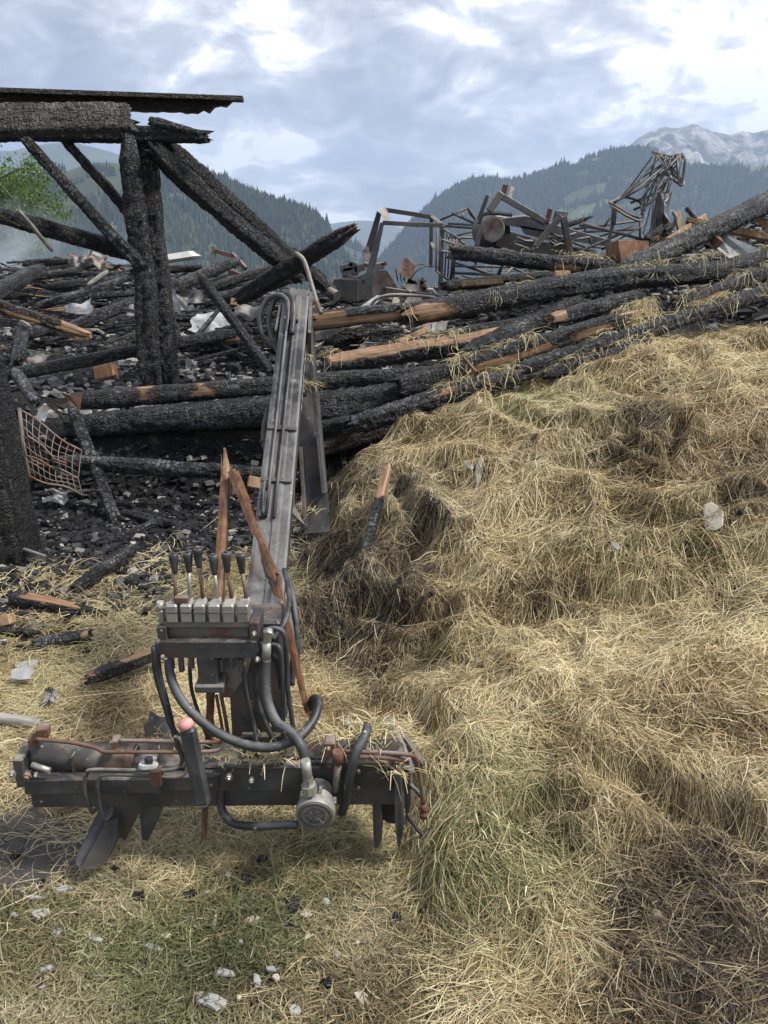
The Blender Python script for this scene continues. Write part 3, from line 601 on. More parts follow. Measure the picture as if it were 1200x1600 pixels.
hC = hill('mountain', [(200, 430), (400, 380), (470, 362), (515, 350), (545, 345), (580, 344), (620, 352), (700, 395), (800, 440)], 6000, M['slope'], -330, seed=2, cols=120)
hR = hill('hill', [(480, 560), (560, 450), (600, 402), (640, 352), (680, 316), (720, 292), (745, 284), (770, 280), (800, 288), (840, 276), (880, 262), (930, 245), (980, 236), (1015, 234), (1050, 258), (1080, 264), (1130, 266), (1200, 258), (1400, 250), (1700, 300), (2000, 380)], 2600, M['slope'], -330, seed=3, cols=420)
forest_on('forest', hR, 60000, 17, M['conif'], 3, 'conifer forest on the large hill right of the valley')
hM = hill('mountain', [(820, 330), (900, 275), (960, 245), (990, 222), (1005, 211), (1035, 199), (1065, 200), (1085, 195), (1100, 201), (1125, 210), (1140, 212), (1160, 205), (1180, 208), (1200, 203), (1260, 185), (1330, 200), (1450, 190), (1700, 260)], 4300, M['crag'], -330, rows=120, cols=420, rough=.16, seed=4, gully=.16, power=.9)
hB = hill('mountain', [(-600, 330), (-200, 250), (-50, 232), (20, 236), (60, 226), (110, 222), (170, 236), (240, 262), (320, 300), (420, 360)], 4200, M['slope'], -330, seed=5, cols=200)
# the air of the valley
m = bpy.data.materials.new('valley_haze'); m.use_nodes = True; t = m.node_tree; t.nodes.remove(t.nodes['Principled BSDF'])
pv = nd(t, 'ShaderNodeVolumePrincipled', {'Color': (.58, .72, 1.0, 1), 'Density': 1.6e-4, 'Anisotropy': .2}); t.links.new(pv.outputs[0], t.nodes['Material Output'].inputs['Volume'])
hb = MB().box((0, 0, 400), (19400, 19400, 1540)); hb.v = [(x, y, (1170 if z > 0 else -420)) for x, y, z in hb.v]
tag(hb.build('haze', m), kind='stuff')
# ================================================================ timber
LOGREG = {}
def log(name, a, b, w0, w1, label=None, cat='charred beam', group=None, parent=None, mat_='char', sq=3.0, wood=(), bend=0.0, rag=(.5, .5), blk=.07, lump=.05, key=None, thin=1.0, mid=None, cut=(0, 0)):
    """one timber from a to b (photo x, y, metres ahead), w0 and w1 its widths there; wood = (t0, t1, angle, halfwidth) patches of raw wood,
    angle 180 faces the viewer and 90 up for a timber laid left to right, 90 faces the viewer for an upright one"""
    A_, B_ = at(*a), at(*b); r0, r1 = rad(w0, A_)*.95, rad(w1, B_)*.95; d = B_-A_; Lg = d.length; z = d.normalized()
    up = Vector((0, 0, 1)) if abs(z.z) < .75 else Vector((0, -1, 0))
    x = up.cross(z).normalized(); y = z.cross(x); Mx = Matrix((x, y, z)).transposed()
    sd = (hash((round(a[0]), round(a[1]), round(b[0]))) & 0xffff)
    rg = np.random.default_rng(sd); rm = (r0+r1)/2
    n = 30 if rm > .045 else 14; m_ = int(np.clip(Lg/max(.012, rm*.20), 12, 190))
    tt, aa = np.meshgrid(np.linspace(0, 1, m_), np.arange(n)*2*np.pi/n, indexing='ij')
    sup = (np.abs(np.cos(aa))**sq+np.abs(np.sin(aa))**sq)**(-1/sq)
    r = (r0+(r1-r0)*tt)*sup*(1 if sq < 3 else .88)
    zz = tt*Lg; U = np.stack([np.cos(aa), np.sin(aa)], -1)
    cs = max(.022, rm*.30); rowj = rg.random(64)*3
    ai = np.floor(aa/(2*np.pi)*np.round(2*np.pi*rm/cs+3)).astype(int); zi = np.floor(zz/(cs*.8)+rowj[ai % 64]).astype(int)
    cell = _T[(zi+sd) & 255, (ai*7+sd//7) & 255]
    wd_ = np.zeros_like(r)
    for (t0, t1, an, hw) in wood:
        da = np.abs((np.degrees(aa)-an+180) % 360-180); j = .25*fbm(tt*9+sd, aa*1.5, 3, 5)
        wd_ = np.maximum(wd_, sstep(-.04, .05, np.minimum(tt-t0, t1-tt)*min(1, Lg*1.2)+j*.25)*sstep(1.15, .8, da/hw+j))
    r = r*(1+(blk*1.25*(cell-.5)-.10*sstep(.62, .8, vn(aa*2.2+sd, zz/rm*.22, 4))+lump*2.3*fbm(zz/rm*.35+sd, np.sin(aa)*1.1+aa*.0, 3, 7)+.05*fbm(zz*30, np.cos(aa)*3+5*np.sin(aa), 2, 8))*(1-.7*wd_)) - wd_*rm*.05
    for e, q in ((rag[0], tt*Lg), (rag[1], (1-tt)*Lg)):
        if e: r = r*(1-e*np.clip(1-q/(rm*(2.2)), 0, 1)**1.6*(.45+.55*_T[(ai*5+sd) & 255, 3]))
    cxx = bend*Lg*np.sin(np.pi*tt)*0; cyy = bend*Lg*np.sin(np.pi*tt)+.02*Lg*fbm(tt*3+sd*.1, tt*0, 2, 9)*(.6 if sq < 3 else .25); cxx = .02*Lg*fbm(tt*3+sd*.13, tt*0+4, 2, 10)*.5
    zj = zz + np.where(tt > .98, rg.normal(0, .35*rm, n)[None, :]*(rag[1] > 0), 0)+np.where(tt < .02, rg.normal(0, .35*rm, n)[None, :]*(rag[0] > 0), 0)
    V = np.stack([cxx+r*U[..., 0], cyy+r*U[..., 1], zj], -1).reshape(-1, 3)
    V = np.concatenate([V, [[cxx[0, 0], cyy[0, 0], zj[0].mean()+rm*.15*(rag[0] > 0)], [cxx[-1, 0], cyy[-1, 0], zj[-1].mean()-rm*.15*(rag[1] > 0)]]])
    k = np.arange(n); k2 = (k+1) % n
    F4 = np.concatenate([np.stack([i*n+k, i*n+k2, (i+1)*n+k2, (i+1)*n+k], 1) for i in range(m_-1)])
    c0, c1 = len(V)-2, len(V)-1
    me = bpy.data.meshes.new(name)
    tri = [(int(c0), int(k2[i]), int(k[i])) for i in range(n)]+[(int(c1), int((m_-1)*n+k[i]), int((m_-1)*n+k2[i])) for i in range(n)]
    me.from_pydata(V.tolist(), [], F4.tolist()+tri); me.polygons.foreach_set('use_smooth', [True]*len(F4)+[False]*len(tri))
    wv = np.concatenate([wd_.ravel(), [cut[0], cut[1]]])
    if cut[0]: wv[:n] = np.maximum(wv[:n], .55)
    if cut[1]: wv[(m_-1)*n:m_*n] = np.maximum(wv[(m_-1)*n:m_*n], .55)
    q_ = me.attributes.new('wood', 'FLOAT', 'POINT'); q_.data.foreach_set('value', wv.astype(np.float32))
    me.materials.append(M[mat_]); me.update(); o = bpy.data.objects.new(name, me); COL.objects.link(o)
    o.rotation_mode = 'QUATERNION'; o.rotation_quaternion = Mx.to_quaternion()
    if parent is not None: o.parent = parent; o.location = A_-Vector(parent['_o'])
    else: o.location = A_; tag(o, label, cat, group)
    if key: LOGREG[key] = (A_, B_, r0, r1)
    return o
# ---- standing frame: posts, plates, braces, rafters
fo = at(245, 602, 6.0)
fr = empty('barn_remains', fo, 'charred upright timber frame of posts, braces and roof beams against the sky', 'barn ruin')
log('post', (204, 214, 6.0), (243, 612, 6.0), 38, 42, parent=fr, sq=8, blk=.09, lump=.04)
log('post', (228, 216, 6.06), (266, 612, 6.06), 34, 36, parent=fr, sq=7, blk=.12, lump=.06, wood=[(.20, .235, 95, 45)])
log('wall_plate', (-60, 205, 5.95), (322, 212, 6.05), 36, 26, parent=fr, sq=4, blk=.08, lump=.1, rag=(0, .35))
log('wall_plate', (232, 188, 6.0), (312, 208, 6.0), 22, 10, parent=fr, sq=3, rag=(.6, .7))
log('roof_beam', (-60, 190, 5.35), (206, 184, 5.7), 56, 50, parent=fr, mat_='palechar', sq=8, blk=.05, lump=.03, rag=(0, .1), wood=[(.1, .98, 98, 14)])
m_ = MB()
for (x0, y0, x1, y1, Ya, Yb) in ((-60, 138, 363, 155, 6.3, 6.45),):
    a_ = at(x0, y0, Ya); b_ = at(x1, y1, Yb); a2 = at(x0, y0+26, Ya); b2 = at(x1-10, y1+22, Yb)
    n_ = 44; top = []; bot = []
    for i in range(n_+1):
        f_ = i/n_; top.append(a_.lerp(b_, f_)+Vector((0, 0, random.uniform(-.004, .004)))); bot.append(a2.lerp(b2, f_)+Vector((0, 0, random.uniform(-.008, .008)+(.05 if f_ > .95 else (.03 if f_ > .9 and f_ < .93 else 0)))))
    for i in range(n_): m_.prism([top[i], top[i+1], bot[i+1], bot[i]], (0, 1, -.1), .05)
m_.bar(at(-60, 140, 6.28), at(380, 155, 6.42), .10, .03)
m_.build('roof_board', M['brownchar'], fr)
log('brace', (34, 212, 5.85), (222, 418, 5.9), 19, 24, parent=fr, sq=3, blk=.12)
log('brace', (92, 208, 6.0), (216, 350, 6.05), 16, 20, parent=fr, sq=3, blk=.12)
log('rafter', (238, 232, 5.95), (468, 434, 6.9), 36, 32, parent=fr, sq=3.2, blk=.1, lump=.06, bend=-.01)
log('rafter', (255, 222, 6.1), (528, 468, 7.3), 36, 24, parent=fr, sq=3.2, blk=.09)
for (x, y, s) in ((288, 246, 12), (316, 268, 14), (341, 288, 16), (362, 304, 13), (392, 336, 14), (424, 362, 13), (470, 398, 12), (500, 425, 10)):
    Y_ = 6.1+(x-255)/273*1.2
    log('batten', (x-s, y-s*.75, Y_-.06), (x+s*.9, y+s*.8, Y_+.05), 9, 7, parent=fr, sq=3, wood=[(.2, .7, 90, 50)] if random.random() < .4 else ())
# ---- timbers around the frame and along the edge of the barn floor
GE = 'charred timbers fallen across the ruin'
T = [
 ('fallen_beam', (-60, 318, 5.6), (206, 395, 6.3), 30, 32, 'long charred beam sloping down from the left edge to the standing posts', dict(sq=3, rag=(0, .2), blk=.1)),
 ('broken_stick', (28, 328, 5.4), (82, 392, 5.7), 8, 7, 'grey brown split stick hanging off the sloping beam at the left', dict(mat_='greywood', sq=3)),
 ('charred_pole', (308, 427, 6.1), (424, 584, 5.6), 17, 18, 'thin straight charred pole with grey broken tip leaning down towards the crane boom', dict(sq=3, wood=[(0, .04, 90, 180)], rag=(.8, .2))),
 ('fallen_beam', (372, 468, 6.9), (552, 357, 6.4), 34, 30, 'round charred beam with brown broken end pointing up right at the valley gap', dict(cut=(0, 0), wood=[(.9, 1, 270, 40), (.985, 1.1, 90, 180)])),
 ('charred_stub', (256, 470, 6.3), (284, 545, 6.2), 13, 17, 'short charred stub leaning against the foot of the twin posts', {}),
 ('scorched_plank', (-50, 462, 4.9), (137, 523, 5.1), 30, 20, 'scorched brown plank with bare tan wooden tip crossing the left edge', dict(sq=3.4, mat_='brownchar', wood=[(.3, .62, 215, 30), (.74, 1.2, 180, 170)], rag=(0, .4))),
 ('charred_post', (-54, 500, 4.05), (20, 880, 4.08), 84, 88, 'thick square charred post standing at the left edge of the yard', dict(sq=9, blk=.05, lump=.03, rag=(0, .1))),
 ('fallen_log', (12, 585, 5.9), (366, 520, 6.3), 25, 22, 'smooth black log lying behind the foot of the twin posts', dict(blk=.03, lump=.05)),
 ('fallen_log', (130, 627, 5.35), (690, 582, 5.45), 36, 30, 'long charred log with two bare wood notches beside the boom', dict(sq=3, blk=.07, wood=[(.145, .2, 130, 70), (.325, .345, 150, 60)], rag=(.1, .4))),
 ('fallen_beam', (100, 668, 5.2), (640, 622, 5.35), 44, 62, 'thickest charred beam lying directly under the notched log', dict(sq=3.5, blk=.09, rag=(.5, .1))),
 ('sill_board', (262, 684, 5.36), (560, 690, 5.36), 46, 50, 'dark brown scorched board low in the shadow behind the boom', dict(sq=6, mat_='brownchar', blk=.02, lump=.01, rag=(0, 0))),
 ('sill_board', (470, 712, 5.1), (700, 640, 5.3), 30, 34, 'dark brown scorched board half buried where the hay meets the ruin', dict(sq=6, mat_='brownchar', blk=.02, lump=.01, rag=(0, 0))),
 ('fallen_log', (96, 722, 4.85), (424, 742, 4.85), 28, 30, 'grey cracked log lying level just left of the boom, lowest of its row', dict(sq=3, mat_='ashy', blk=.13, rag=(.2, .1))),
 ('ashy_log', (112, 636, 5.1), (191, 838, 4.55), 22, 23, 'ash grey steep log crossing behind the grey cracked log', dict(mat_='ashy', blk=.12)),
 ('charred_stick', (52, 772, 4.5), (154, 766, 4.6), 12, 7, 'thin grey stick under the wire basket', dict(mat_='ashy', rag=(.5, .8))),
 ('charred_branch', (76, 874, 4.15), (256, 812, 4.5), 22, 18, 'crooked charred branch lying along the edge of the straw at the left', dict(lump=.14, bend=-.03, blk=.12)),
 ('charred_branch', (192, 800, 4.6), (304, 828, 4.5), 16, 16, 'short charred branch with pale ashy end near the foot of the steep grey log', dict(mat_='char', wood=[(0, .08, 90, 90)], blk=.12)),
 ('charred_log', (112, 925, 3.6), (212, 855, 4.05), 26, 24, 'blocky charred log half covered by straw left of the lever bank', dict(mat_='ashy', blk=.16)),
 ('fallen_log', (440, 508, 6.2), (645, 484, 6.1), 32, 34, 'scorched brown and black log just right of the top of the boom', dict(sq=3, wood=[(.2, .95, 205, 30), (.25, .5, 150, 25)], blk=.06)),
 ('fallen_log', (628, 492, 6.0), (1340, 382, 7.15), 38, 34, 'longest charred log reaching the right edge, straw on top, bare tan band at its left', dict(sq=2.6, wood=[(0, .085, 190, 60), (0.0, .025, 90, 90)], key='R1', rag=(.2, 0))),
 ('fallen_log', (506, 572, 5.75), (800, 522, 6.0), 36, 34, 'log with peeled orange brown top lying right of the boom', dict(sq=2.4, wood=[(0, 1, 115, 52)], key='R2', rag=(.2, .3), blk=.1)),
 ('fallen_beam', (624, 606, 5.2), (1022, 484, 5.75), 38, 28, 'squared charred beam with square cut end and long reddish bare patches', dict(sq=4, wood=[(.24, .6, 215, 45), (.62, .82, 205, 40), (.86, 1.1, 190, 90)], key='R4', rag=(.05, .3), blk=.08)),
 ('fallen_log', (544, 666, 5.0), (812, 585, 5.15), 40, 30, 'rough cracked log on the hay edge with one round tan knot scar', dict(mat_='ashy', blk=.15, wood=[(.54, .62, 120, 45)], key='R5')),
 ('charred_log', (490, 668, 5.15), (562, 655, 5.1), 22, 24, 'short black log end right beside the folded crane arm', {}),
 ('fallen_log', (850, 588, 5.05), (1012, 536, 5.3), 22, 24, 'thin black log half sunk in the top of the hay heap', dict(key='R6')),
 ('fallen_log', (806, 578, 5.25), (1330, 416, 6.25), 26, 28, 'long black log lying on the hay crest up to the right edge', dict(key='R7', blk=.09)),
 ('fallen_log', (728, 556, 5.7), (905, 468, 6.3), 40, 24, 'coarse cracked log slanting up under the longest log', dict(mat_='ashy', blk=.12, key='R8')),
 ('fallen_log', (858, 500, 5.9), (992, 464, 6.2), 26, 28, 'short log with pale slanting cut end under the longest log', dict(wood=[(0, .16, 150, 60)], cut=(1, 0), rag=(.3, .2))),
 ('fallen_log', (1064, 476, 6.2), (1330, 376, 6.95), 26, 30, 'grey log with one bare tan flank near the right edge', dict(wood=[(.0, .25, 215, 45)], key='R10')),
 ('fallen_beam', (975, 424, 6.7), (1330, 250, 8.8), 34, 37, 'great charred beam rising diagonally out of frame at the right', dict(sq=3, mat_='ashy', blk=.14, rag=(.5, 0), key='R11')),
 ('fallen_log', (706, 394, 7.4), (962, 420, 7.2), 30, 30, 'charred log lying in front of the wrecked baler drum', dict(wood=[(.6, .8, 215, 35), (0, .05, 90, 60)], rag=(.05, .3), key='R12')),
 ('fallen_log', (690, 448, 7.6), (960, 425, 7.6), 22, 20, 'black log lying low behind the longest log below the baler', dict()),
 ('fallen_log', (660, 532, 6.6), (830, 500, 6.9), 24, 18, 'black log lying in the gap under the longest log', dict()),
 ('fallen_log', (770, 520, 6.7), (990, 478, 7.0), 22, 24, 'scorched log in shadow beneath the right part of the longest log', dict(mat_='brownchar')),
 ('charred_stick', (886, 352, 8.6), (926, 338, 8.6), 12, 5, 'pointed charred stick beside the steel A-frame', dict(rag=(.2, .9))),
 ('ashy_log', (-30, 470, 8.0), (62, 420, 9.5), 30, 24, 'dark thick log at the left edge under the smoke', {}),
 ('ashy_log', (35, 412, 10.8), (104, 408, 10.9), 14, 13, 'black log lying on the skyline of the debris under the green tree', {}),
 ('ashy_log', (40, 434, 9.4), (124, 424, 9.6), 15, 13, 'log with a broken tan end on the left debris pile', dict(wood=[(0, .06, 90, 180)])),
 ('ashy_log', (74, 448, 9.6), (206, 434, 10), 15, 13, 'dark log on the debris pile ending behind the twin posts', {}),
 ('ashy_log', (56, 480, 8.6), (196, 436, 9.4), 15, 13, 'long grey log across the left debris pile', dict(mat_='ashy')),
 ('ashy_log', (138, 464, 8.9), (225, 456, 9.1), 13, 12, 'thin black log running behind the twin posts', {}),
 ('ashy_log', (104, 515, 7.6), (216, 470, 8.4), 22, 20, 'ash covered thick log right of the scorched plank tip', dict(mat_='ashy', blk=.13)),
 ('ashy_log', (256, 454, 8.4), (374, 406, 9.4), 24, 18, 'ash grey log right of the twin posts pointing at the ladder rack', dict(mat_='ashy', blk=.13)),
 ('ashy_log', (322, 452, 8.3), (446, 414, 8.6), 17, 17, 'black log running under the foot of the rafters', {}),
 ('ashy_log', (336, 470, 7.8), (452, 436, 8.0), 24, 24, 'thick black log just behind the leaning charred pole', {}),
 ('ashy_log', (26, 568, 6.4), (40, 500, 7.0), 24, 22, 'pale ash grey stump leaning by the left edge', dict(mat_='ashy', blk=.12)),
 ('ashy_log', (30, 525, 7.2), (98, 506, 7.6), 22, 18, 'cracked log lying against the pale stump', dict(mat_='ashy', blk=.13)),
 ('ashy_log', (24, 580, 5.7), (56, 630, 5.3), 22, 20, 'grey charred log end poking down below the smooth black log', dict(mat_='ashy')),
 ('ashy_log', (284, 545, 6.6), (368, 512, 7.0), 20, 18, 'log right of the twin posts, behind the smooth black log', dict(blk=.12)),
 ('ashy_log', (302, 532, 6.8), (345, 480, 7.2), 9, 8, 'slender ash white stick standing on the pale sheet metal', dict(mat_='ashy')),
 ('ashy_log', (170, 546, 7.2), (230, 535, 7.3), 12, 14, 'small log just left of the foot of the twin posts', {}),
 ('ashy_log', (290, 515, 7.6), (340, 500, 7.7), 13, 12, 'small grey log under the pale sheet metal', dict(mat_='ashy')),
 ('ashy_log', (440, 560, 6.4), (520, 548, 6.5), 26, 22, 'blocky charred lump right behind the boom', dict(mat_='ashy', blk=.2)),
 ('ashy_log', (205, 425, 10.5), (315, 418, 10.6), 16, 14, 'dark log under the white lid on the debris skyline', {}),
 ('charred_stick', (136, 446, 9), (168, 424, 9.2), 7, 8, 'short forked grey stick standing on the left debris pile', dict(mat_='greywood')),
 ('charred_stick', (150, 560, 6.0), (196, 548, 6.1), 10, 10, 'short stub beside the reddish brick shaped timber end', {}),
 ('charred_log', (50, 1008, 3.05), (144, 992, 3.12), 24, 26, 'grey ashen log sunk in the straw below the half burnt board', dict(mat_='ashy', wood=[(.8, 1.0, 120, 60)])),
 ('grey_log', (-30, 1120, 2.5), (66, 1131, 2.46), 22, 20, 'smooth pale grey log end at the left edge above the loader beam', dict(mat_='greywood', sq=2, blk=.0, lump=.03)),
 ('half_burnt_board', (22, 934, 3.5), (166, 962, 3.38), 34, 14, 'half burnt board with bare brown upper face lying in the straw', dict(sq=3.6, wood=[(.12, .72, 100, 50)], blk=.1, rag=(.3, .7))),
 ('charred_plank', (-20, 984, 3.2), (62, 990, 3.18), 14, 12, 'short black plank at the left edge below the half burnt board', dict(sq=5)),
 ('half_burnt_beam', (136, 1062, 2.68), (250, 1018, 2.85), 24, 24, 'squared half burnt beam with orange broken end left of the loader column', dict(sq=6, wood=[(0, .12, 90, 180), (.42, 1.1, 90, 46)], blk=.05, rag=(.5, 0))),
 ('half_burnt_stake', (606, 728, 3.95), (566, 890, 3.42), 16, 21, 'flat stake with bare orange top and charred lower part stuck in the hay', dict(sq=6, wood=[(0, .38, 90, 180)], blk=.03, lump=.02, rag=(0, .2))),
 ('reddish_stick', (722, 556, 5.1), (744, 582, 5.0), 5, 6, 'thin reddish stick poking up between the squared beam and the hay', dict(mat_='stain', sq=4, rag=(.8, 0), blk=0)),
 ('wood_offcut', (82, 1262, 1.99), (152, 1250, 2.03), 12, 11, 'orange split offcut lying on straw under the left beam end', dict(mat_='wood', sq=4, blk=0, rag=(.9, .5))),
]
for (nm, a, b, w0, w1, lab, kw) in T:
    log(nm, a, b, w0, w1, lab, 'charred timber' if nm not in ('sill_board', 'wood_offcut', 'grey_log') else {'sill_board': 'board', 'wood_offcut': 'wood piece', 'grey_log': 'log'}[nm], **kw)
# pale planks and blocks on the right
def plank(name, a, b, w_, th_, mat_, label, cat='plank'):
    A_, B_ = at(*a), at(*b); W = rad(w_, A_)*2; o = MB()
    z = (B_-A_).normalized(); n = max(4, int((B_-A_).length/.08)); 
    for i in range(n):
        p, q = A_.lerp(B_, i/n), A_.lerp(B_, (i+1)/n); o.bar(p, q+(q-p)*.02*0, W*random.uniform(.97, 1.0), th_*random.uniform(.93, 1), up=(0, .35, 1), bev=0)
    me = MB().bar(A_, B_, W, th_, up=(0, .35, 1), bev=.006)
    me.v = [tuple(Vector(v)+Vector((random.uniform(-1, 1), random.uniform(-1, 1), random.uniform(-1, 1)))*W*.04) for v in me.v]
    ob = me.build(name, M[mat_], origin=A_); return tag(ob, label, cat)
for p in [
 ('wood_plank', (1040, 378, 7.6), (1100, 340, 7.9), 13, .06, 'wood', 'bare tan plank sloping up beside the crumpled cage'),
 ('wood_plank', (1072, 344, 7.8), (1118, 352, 7.7), 10, .05, 'stain', 'short brown plank lying across the bare tan plank'),
 ('wood_plank', (1057, 330, 8.0), (1064, 362, 7.9), 9, .04, 'wood', 'small upright splinter of raw wood against the crumpled cage'),
 ('dark_panel', (1075, 328, 8.2), (1090, 346, 8.1), 20, .04, 'brownchar', 'small dark board standing behind the crossed planks'),
 ('wood_plank', (1135, 358, 8.0), (1215, 374, 7.8), 12, .06, 'wood', 'tan plank lying just under the great diagonal beam at the right'),
 ('wood_plank', (1180, 338, 8.0), (1215, 366, 7.8), 14, .06, 'wood', 'tan board end sticking over the right edge below the diagonal beam'),
 ('wood_plank', (1108, 362, 7.4), (1122, 382, 7.3), 16, .08, 'stain', 'reddish block wedged under the great diagonal beam'),
 ('wood_block', (958, 398, 7.25), (1005, 398, 7.5), 26, .22, 'stain', 'thick reddish brown timber block with pale sawn end left of the diagonal beam'),
 ('wood_splinter', (722, 444, 7.4), (786, 440, 7.4), 8, .05, 'wood', 'pale splintered board lying behind the longest log'),
 ('wood_block', (866, 433, 7.0), (890, 432, 7.0), 13, .09, 'wood', 'small orange wood chunk behind the longest log'),
 ('wood_block', (622, 535, 6.6), (668, 515, 6.7), 8, .05, 'wood', 'small tan splinter under the bare band of the longest log'),
 ('timber_end', (150, 585, 5.75), (180, 578, 5.75), 17, .10, 'stain', 'reddish cut timber end resting under the smooth black log'),
 ('wood_block', (361, 470, 7.6), (374, 472, 7.6), 12, .08, 'wood', 'small square tan block behind the leaning charred pole'),
 ('wood_block', (388, 752, 4.6), (410, 756, 4.6), 14, .07, 'wood', 'tan wooden block lying left of the boom under the grey cracked log'),
 ('wood_block', (-20, 974, 3.25), (20, 966, 3.25), 20, .05, 'wood', 'pale brown wood piece at the left edge on the short black plank'),
 ('rusty_panel', (392, 800, 4.4), (412, 790, 4.4), 26, .02, 'rust', 'small rusty plate on the ground left of the boom'),
]:
    plank(*p)
tag(MB().prism([at(1100, 372, 7.6), at(1128, 364, 7.5), at(1215, 402, 7.1), at(1215, 430, 7.0), at(1150, 412, 7.2)], (0, .3, -1), .03).build('sheet_panel', M['sheet'], origin=at(1150, 400, 7.2)), 'grey flat board tilted under the great diagonal beam', 'board')
# ---- sheet metal and scrap on the debris
def sheet(name, c, w_, h_, ry, label, mat_='sheet', amp=.12, tilt=.5, seed=0, cat='sheet metal'):
    C_ = at(*c); W, Hh = rad(w_, C_)*2, rad(h_, C_)*2/max(.35, math.sin(tilt)); n = 11; vs = []; fs = []
    Mx = (Matrix.Rotation(ry, 3, 'Y') @ Matrix.Rotation(tilt, 3, 'X'))
    for k_ in (0, -.004):
        for i in range(n):
            for j in range(n):
                u, v_ = i/(n-1)-.5, j/(n-1)-.5
                d = amp*W*(float(fbm(np.array(u*3+seed), np.array(v_*3+seed*.7), 3, seed)) + .3*math.sin(u*9+seed)) + k_
                e = 1+.22*math.sin(9*v_+seed)*abs(u)
                vs.append(C_+Mx @ Vector((u*W*e, v_*Hh*(1+.18*math.sin(7*u+seed*2)), d)))
    for i in range(n-1):
        for j in range(n-1):
            q = i*n+j; fs += [(q, q+n, q+n+1, q+1), (n*n+q, n*n+q+1, n*n+q+n+1, n*n+q+n)]
    return tag(MB().add(vs, fs, 0.0, True).build(name, M[mat_], origin=C_), label, cat)
sheet('metal_sheet', (330, 505, 7.3), 60, 30, .1, 'pale crumpled metal sheet lying right of the twin posts', tilt=.5, seed=1)
sheet('metal_sheet', (122, 487, 8.2), 46, 26, -.2, 'bluish grey bent sheet behind the scorched plank tip', tilt=.9, seed=2)
sheet('metal_strip', (272, 472, 7.6), 14, 34, -.3, 'narrow bright strip of metal hanging just right of the twin posts', tilt=1.3, seed=3, amp=.05)
sheet('metal_sheet', (392, 490, 7.0), 52, 14, .1, 'dark wavy sheet edge left of the hose loops', 'bsteel', .25, .4, 4)
sheet('metal_sheet', (212, 486, 8.0), 22, 16, .1, 'pale scrap of tin left of the twin posts', tilt=.9, seed=5)
sheet('metal_sheet', (205, 400, 10.4), 40, 9, .15, 'flat grey plate with smoke behind it on the debris skyline', tilt=.5, seed=6)
sheet('metal_sheet', (300, 470, 8.4), 44, 34, .2, 'crumpled thin tin with a wire hoop on the middle of the debris', 'bsteel', .3, 1.0, 7)
sheet('metal_sheet', (85, 775, 4.5), 38, 15, .2, 'bright bent metal scrap under the wire basket', tilt=.8, seed=8, amp=.3)
sheet('metal_sheet', (150, 405, 10), 34, 22, .2, 'pale twisted tin heap on the left debris pile', 'paleiron', .4, 1.1, 9)
sheet('metal_sheet', (120, 412, 9.8), 22, 20, -.4, 'whitish bent tin piece beside the twisted heap', 'paleiron', .4, 1.1, 10)
sheet('metal_sheet', (20, 492, 6.8), 60, 5, .5, 'thin bright metal strip under the scorched plank', 'paleiron', .05, .5, 11)
sheet('metal_sheet', (78, 1088, 2.6), 18, 10, -.3, 'curved grey metal shell lying in the straw at the left', 'bsteel', .5, .5, 12)
sheet('tin_lid', (34, 1052, 2.75), 32, 8, .0, 'pale bent plate lying in the straw near the left edge', 'slate', .08, .35, 13)
sheet('metal_sheet', (440, 420, 9.0), 26, 14, .3, 'light scrap of tin on the skyline below the rafters', tilt=.9, seed=21)
sheet('metal_sheet', (60, 560, 6.4), 30, 12, .1, 'curled grey tin beside the smooth black log at the left', 'paleiron', .3, .6, 22)
sheet('metal_sheet', (700, 475, 7.4), 40, 12, .1, 'grey bent sheet in the gap above the peeled orange log', 'sheet', .2, .7, 23)
sheet('metal_sheet', (540, 560, 6.2), 24, 12, -.2, 'ash white flake of tin beside the peeled orange log', 'sheet', .2, .7, 24)
sheet('metal_sheet', (66, 648, 5.0), 14, 20, .3, 'small notched metal plate above the wire basket', 'sheet', .1, 1.2, 14)
c_ = at(278, 402, 10.2)
o = MB().box(c_, (.52, .36, .10), Matrix.Rotation(R(-8), 3, 'Y'), 0, .03, (.8, .8)); tag(o.build('white_lid', M['label'], origin=c_), 'whitish flat lid on the debris skyline right of the twin posts', 'lid')
st = MB().bar(at(332, 424, 9.6), at(334, 383, 9.6), .055, .05, bev=.006); tag(st.build('grey_stake', M['greywood'], origin=at(332, 424, 9.6)), 'grey wooden stake with a metal cap standing on the debris skyline', 'stake')
tag(MB().disc(at(334, 380, 9.6)+Vector((0, 0, .02)), (0, 0, 1), .045, .05, 10).build('stake_cap', M['steel'], bpy.data.objects['grey_stake']), None) if False else None
rk = empty('ladder_rack', at(372, 415, 9.6), 'small burnt ladder shaped rack below the rafters', 'rack')
MB().bar(at(336, 392, 9.6), at(362, 400, 9.6), .05, .05).bar(at(362, 397, 9.6), at(384, 420, 9.5), .04, .05).build('rail', M['rust'], rk)
MB().bar(at(358, 424, 9.5), at(378, 430, 9.4), .04, .04).build('rail', M['rust'], rk)
for i in range(4): MB().bar(at(361+i*6, 402+i*5, 9.58), at(356+i*7, 422+i*2, 9.5), .022).build('rung', M['paleiron'], rk)
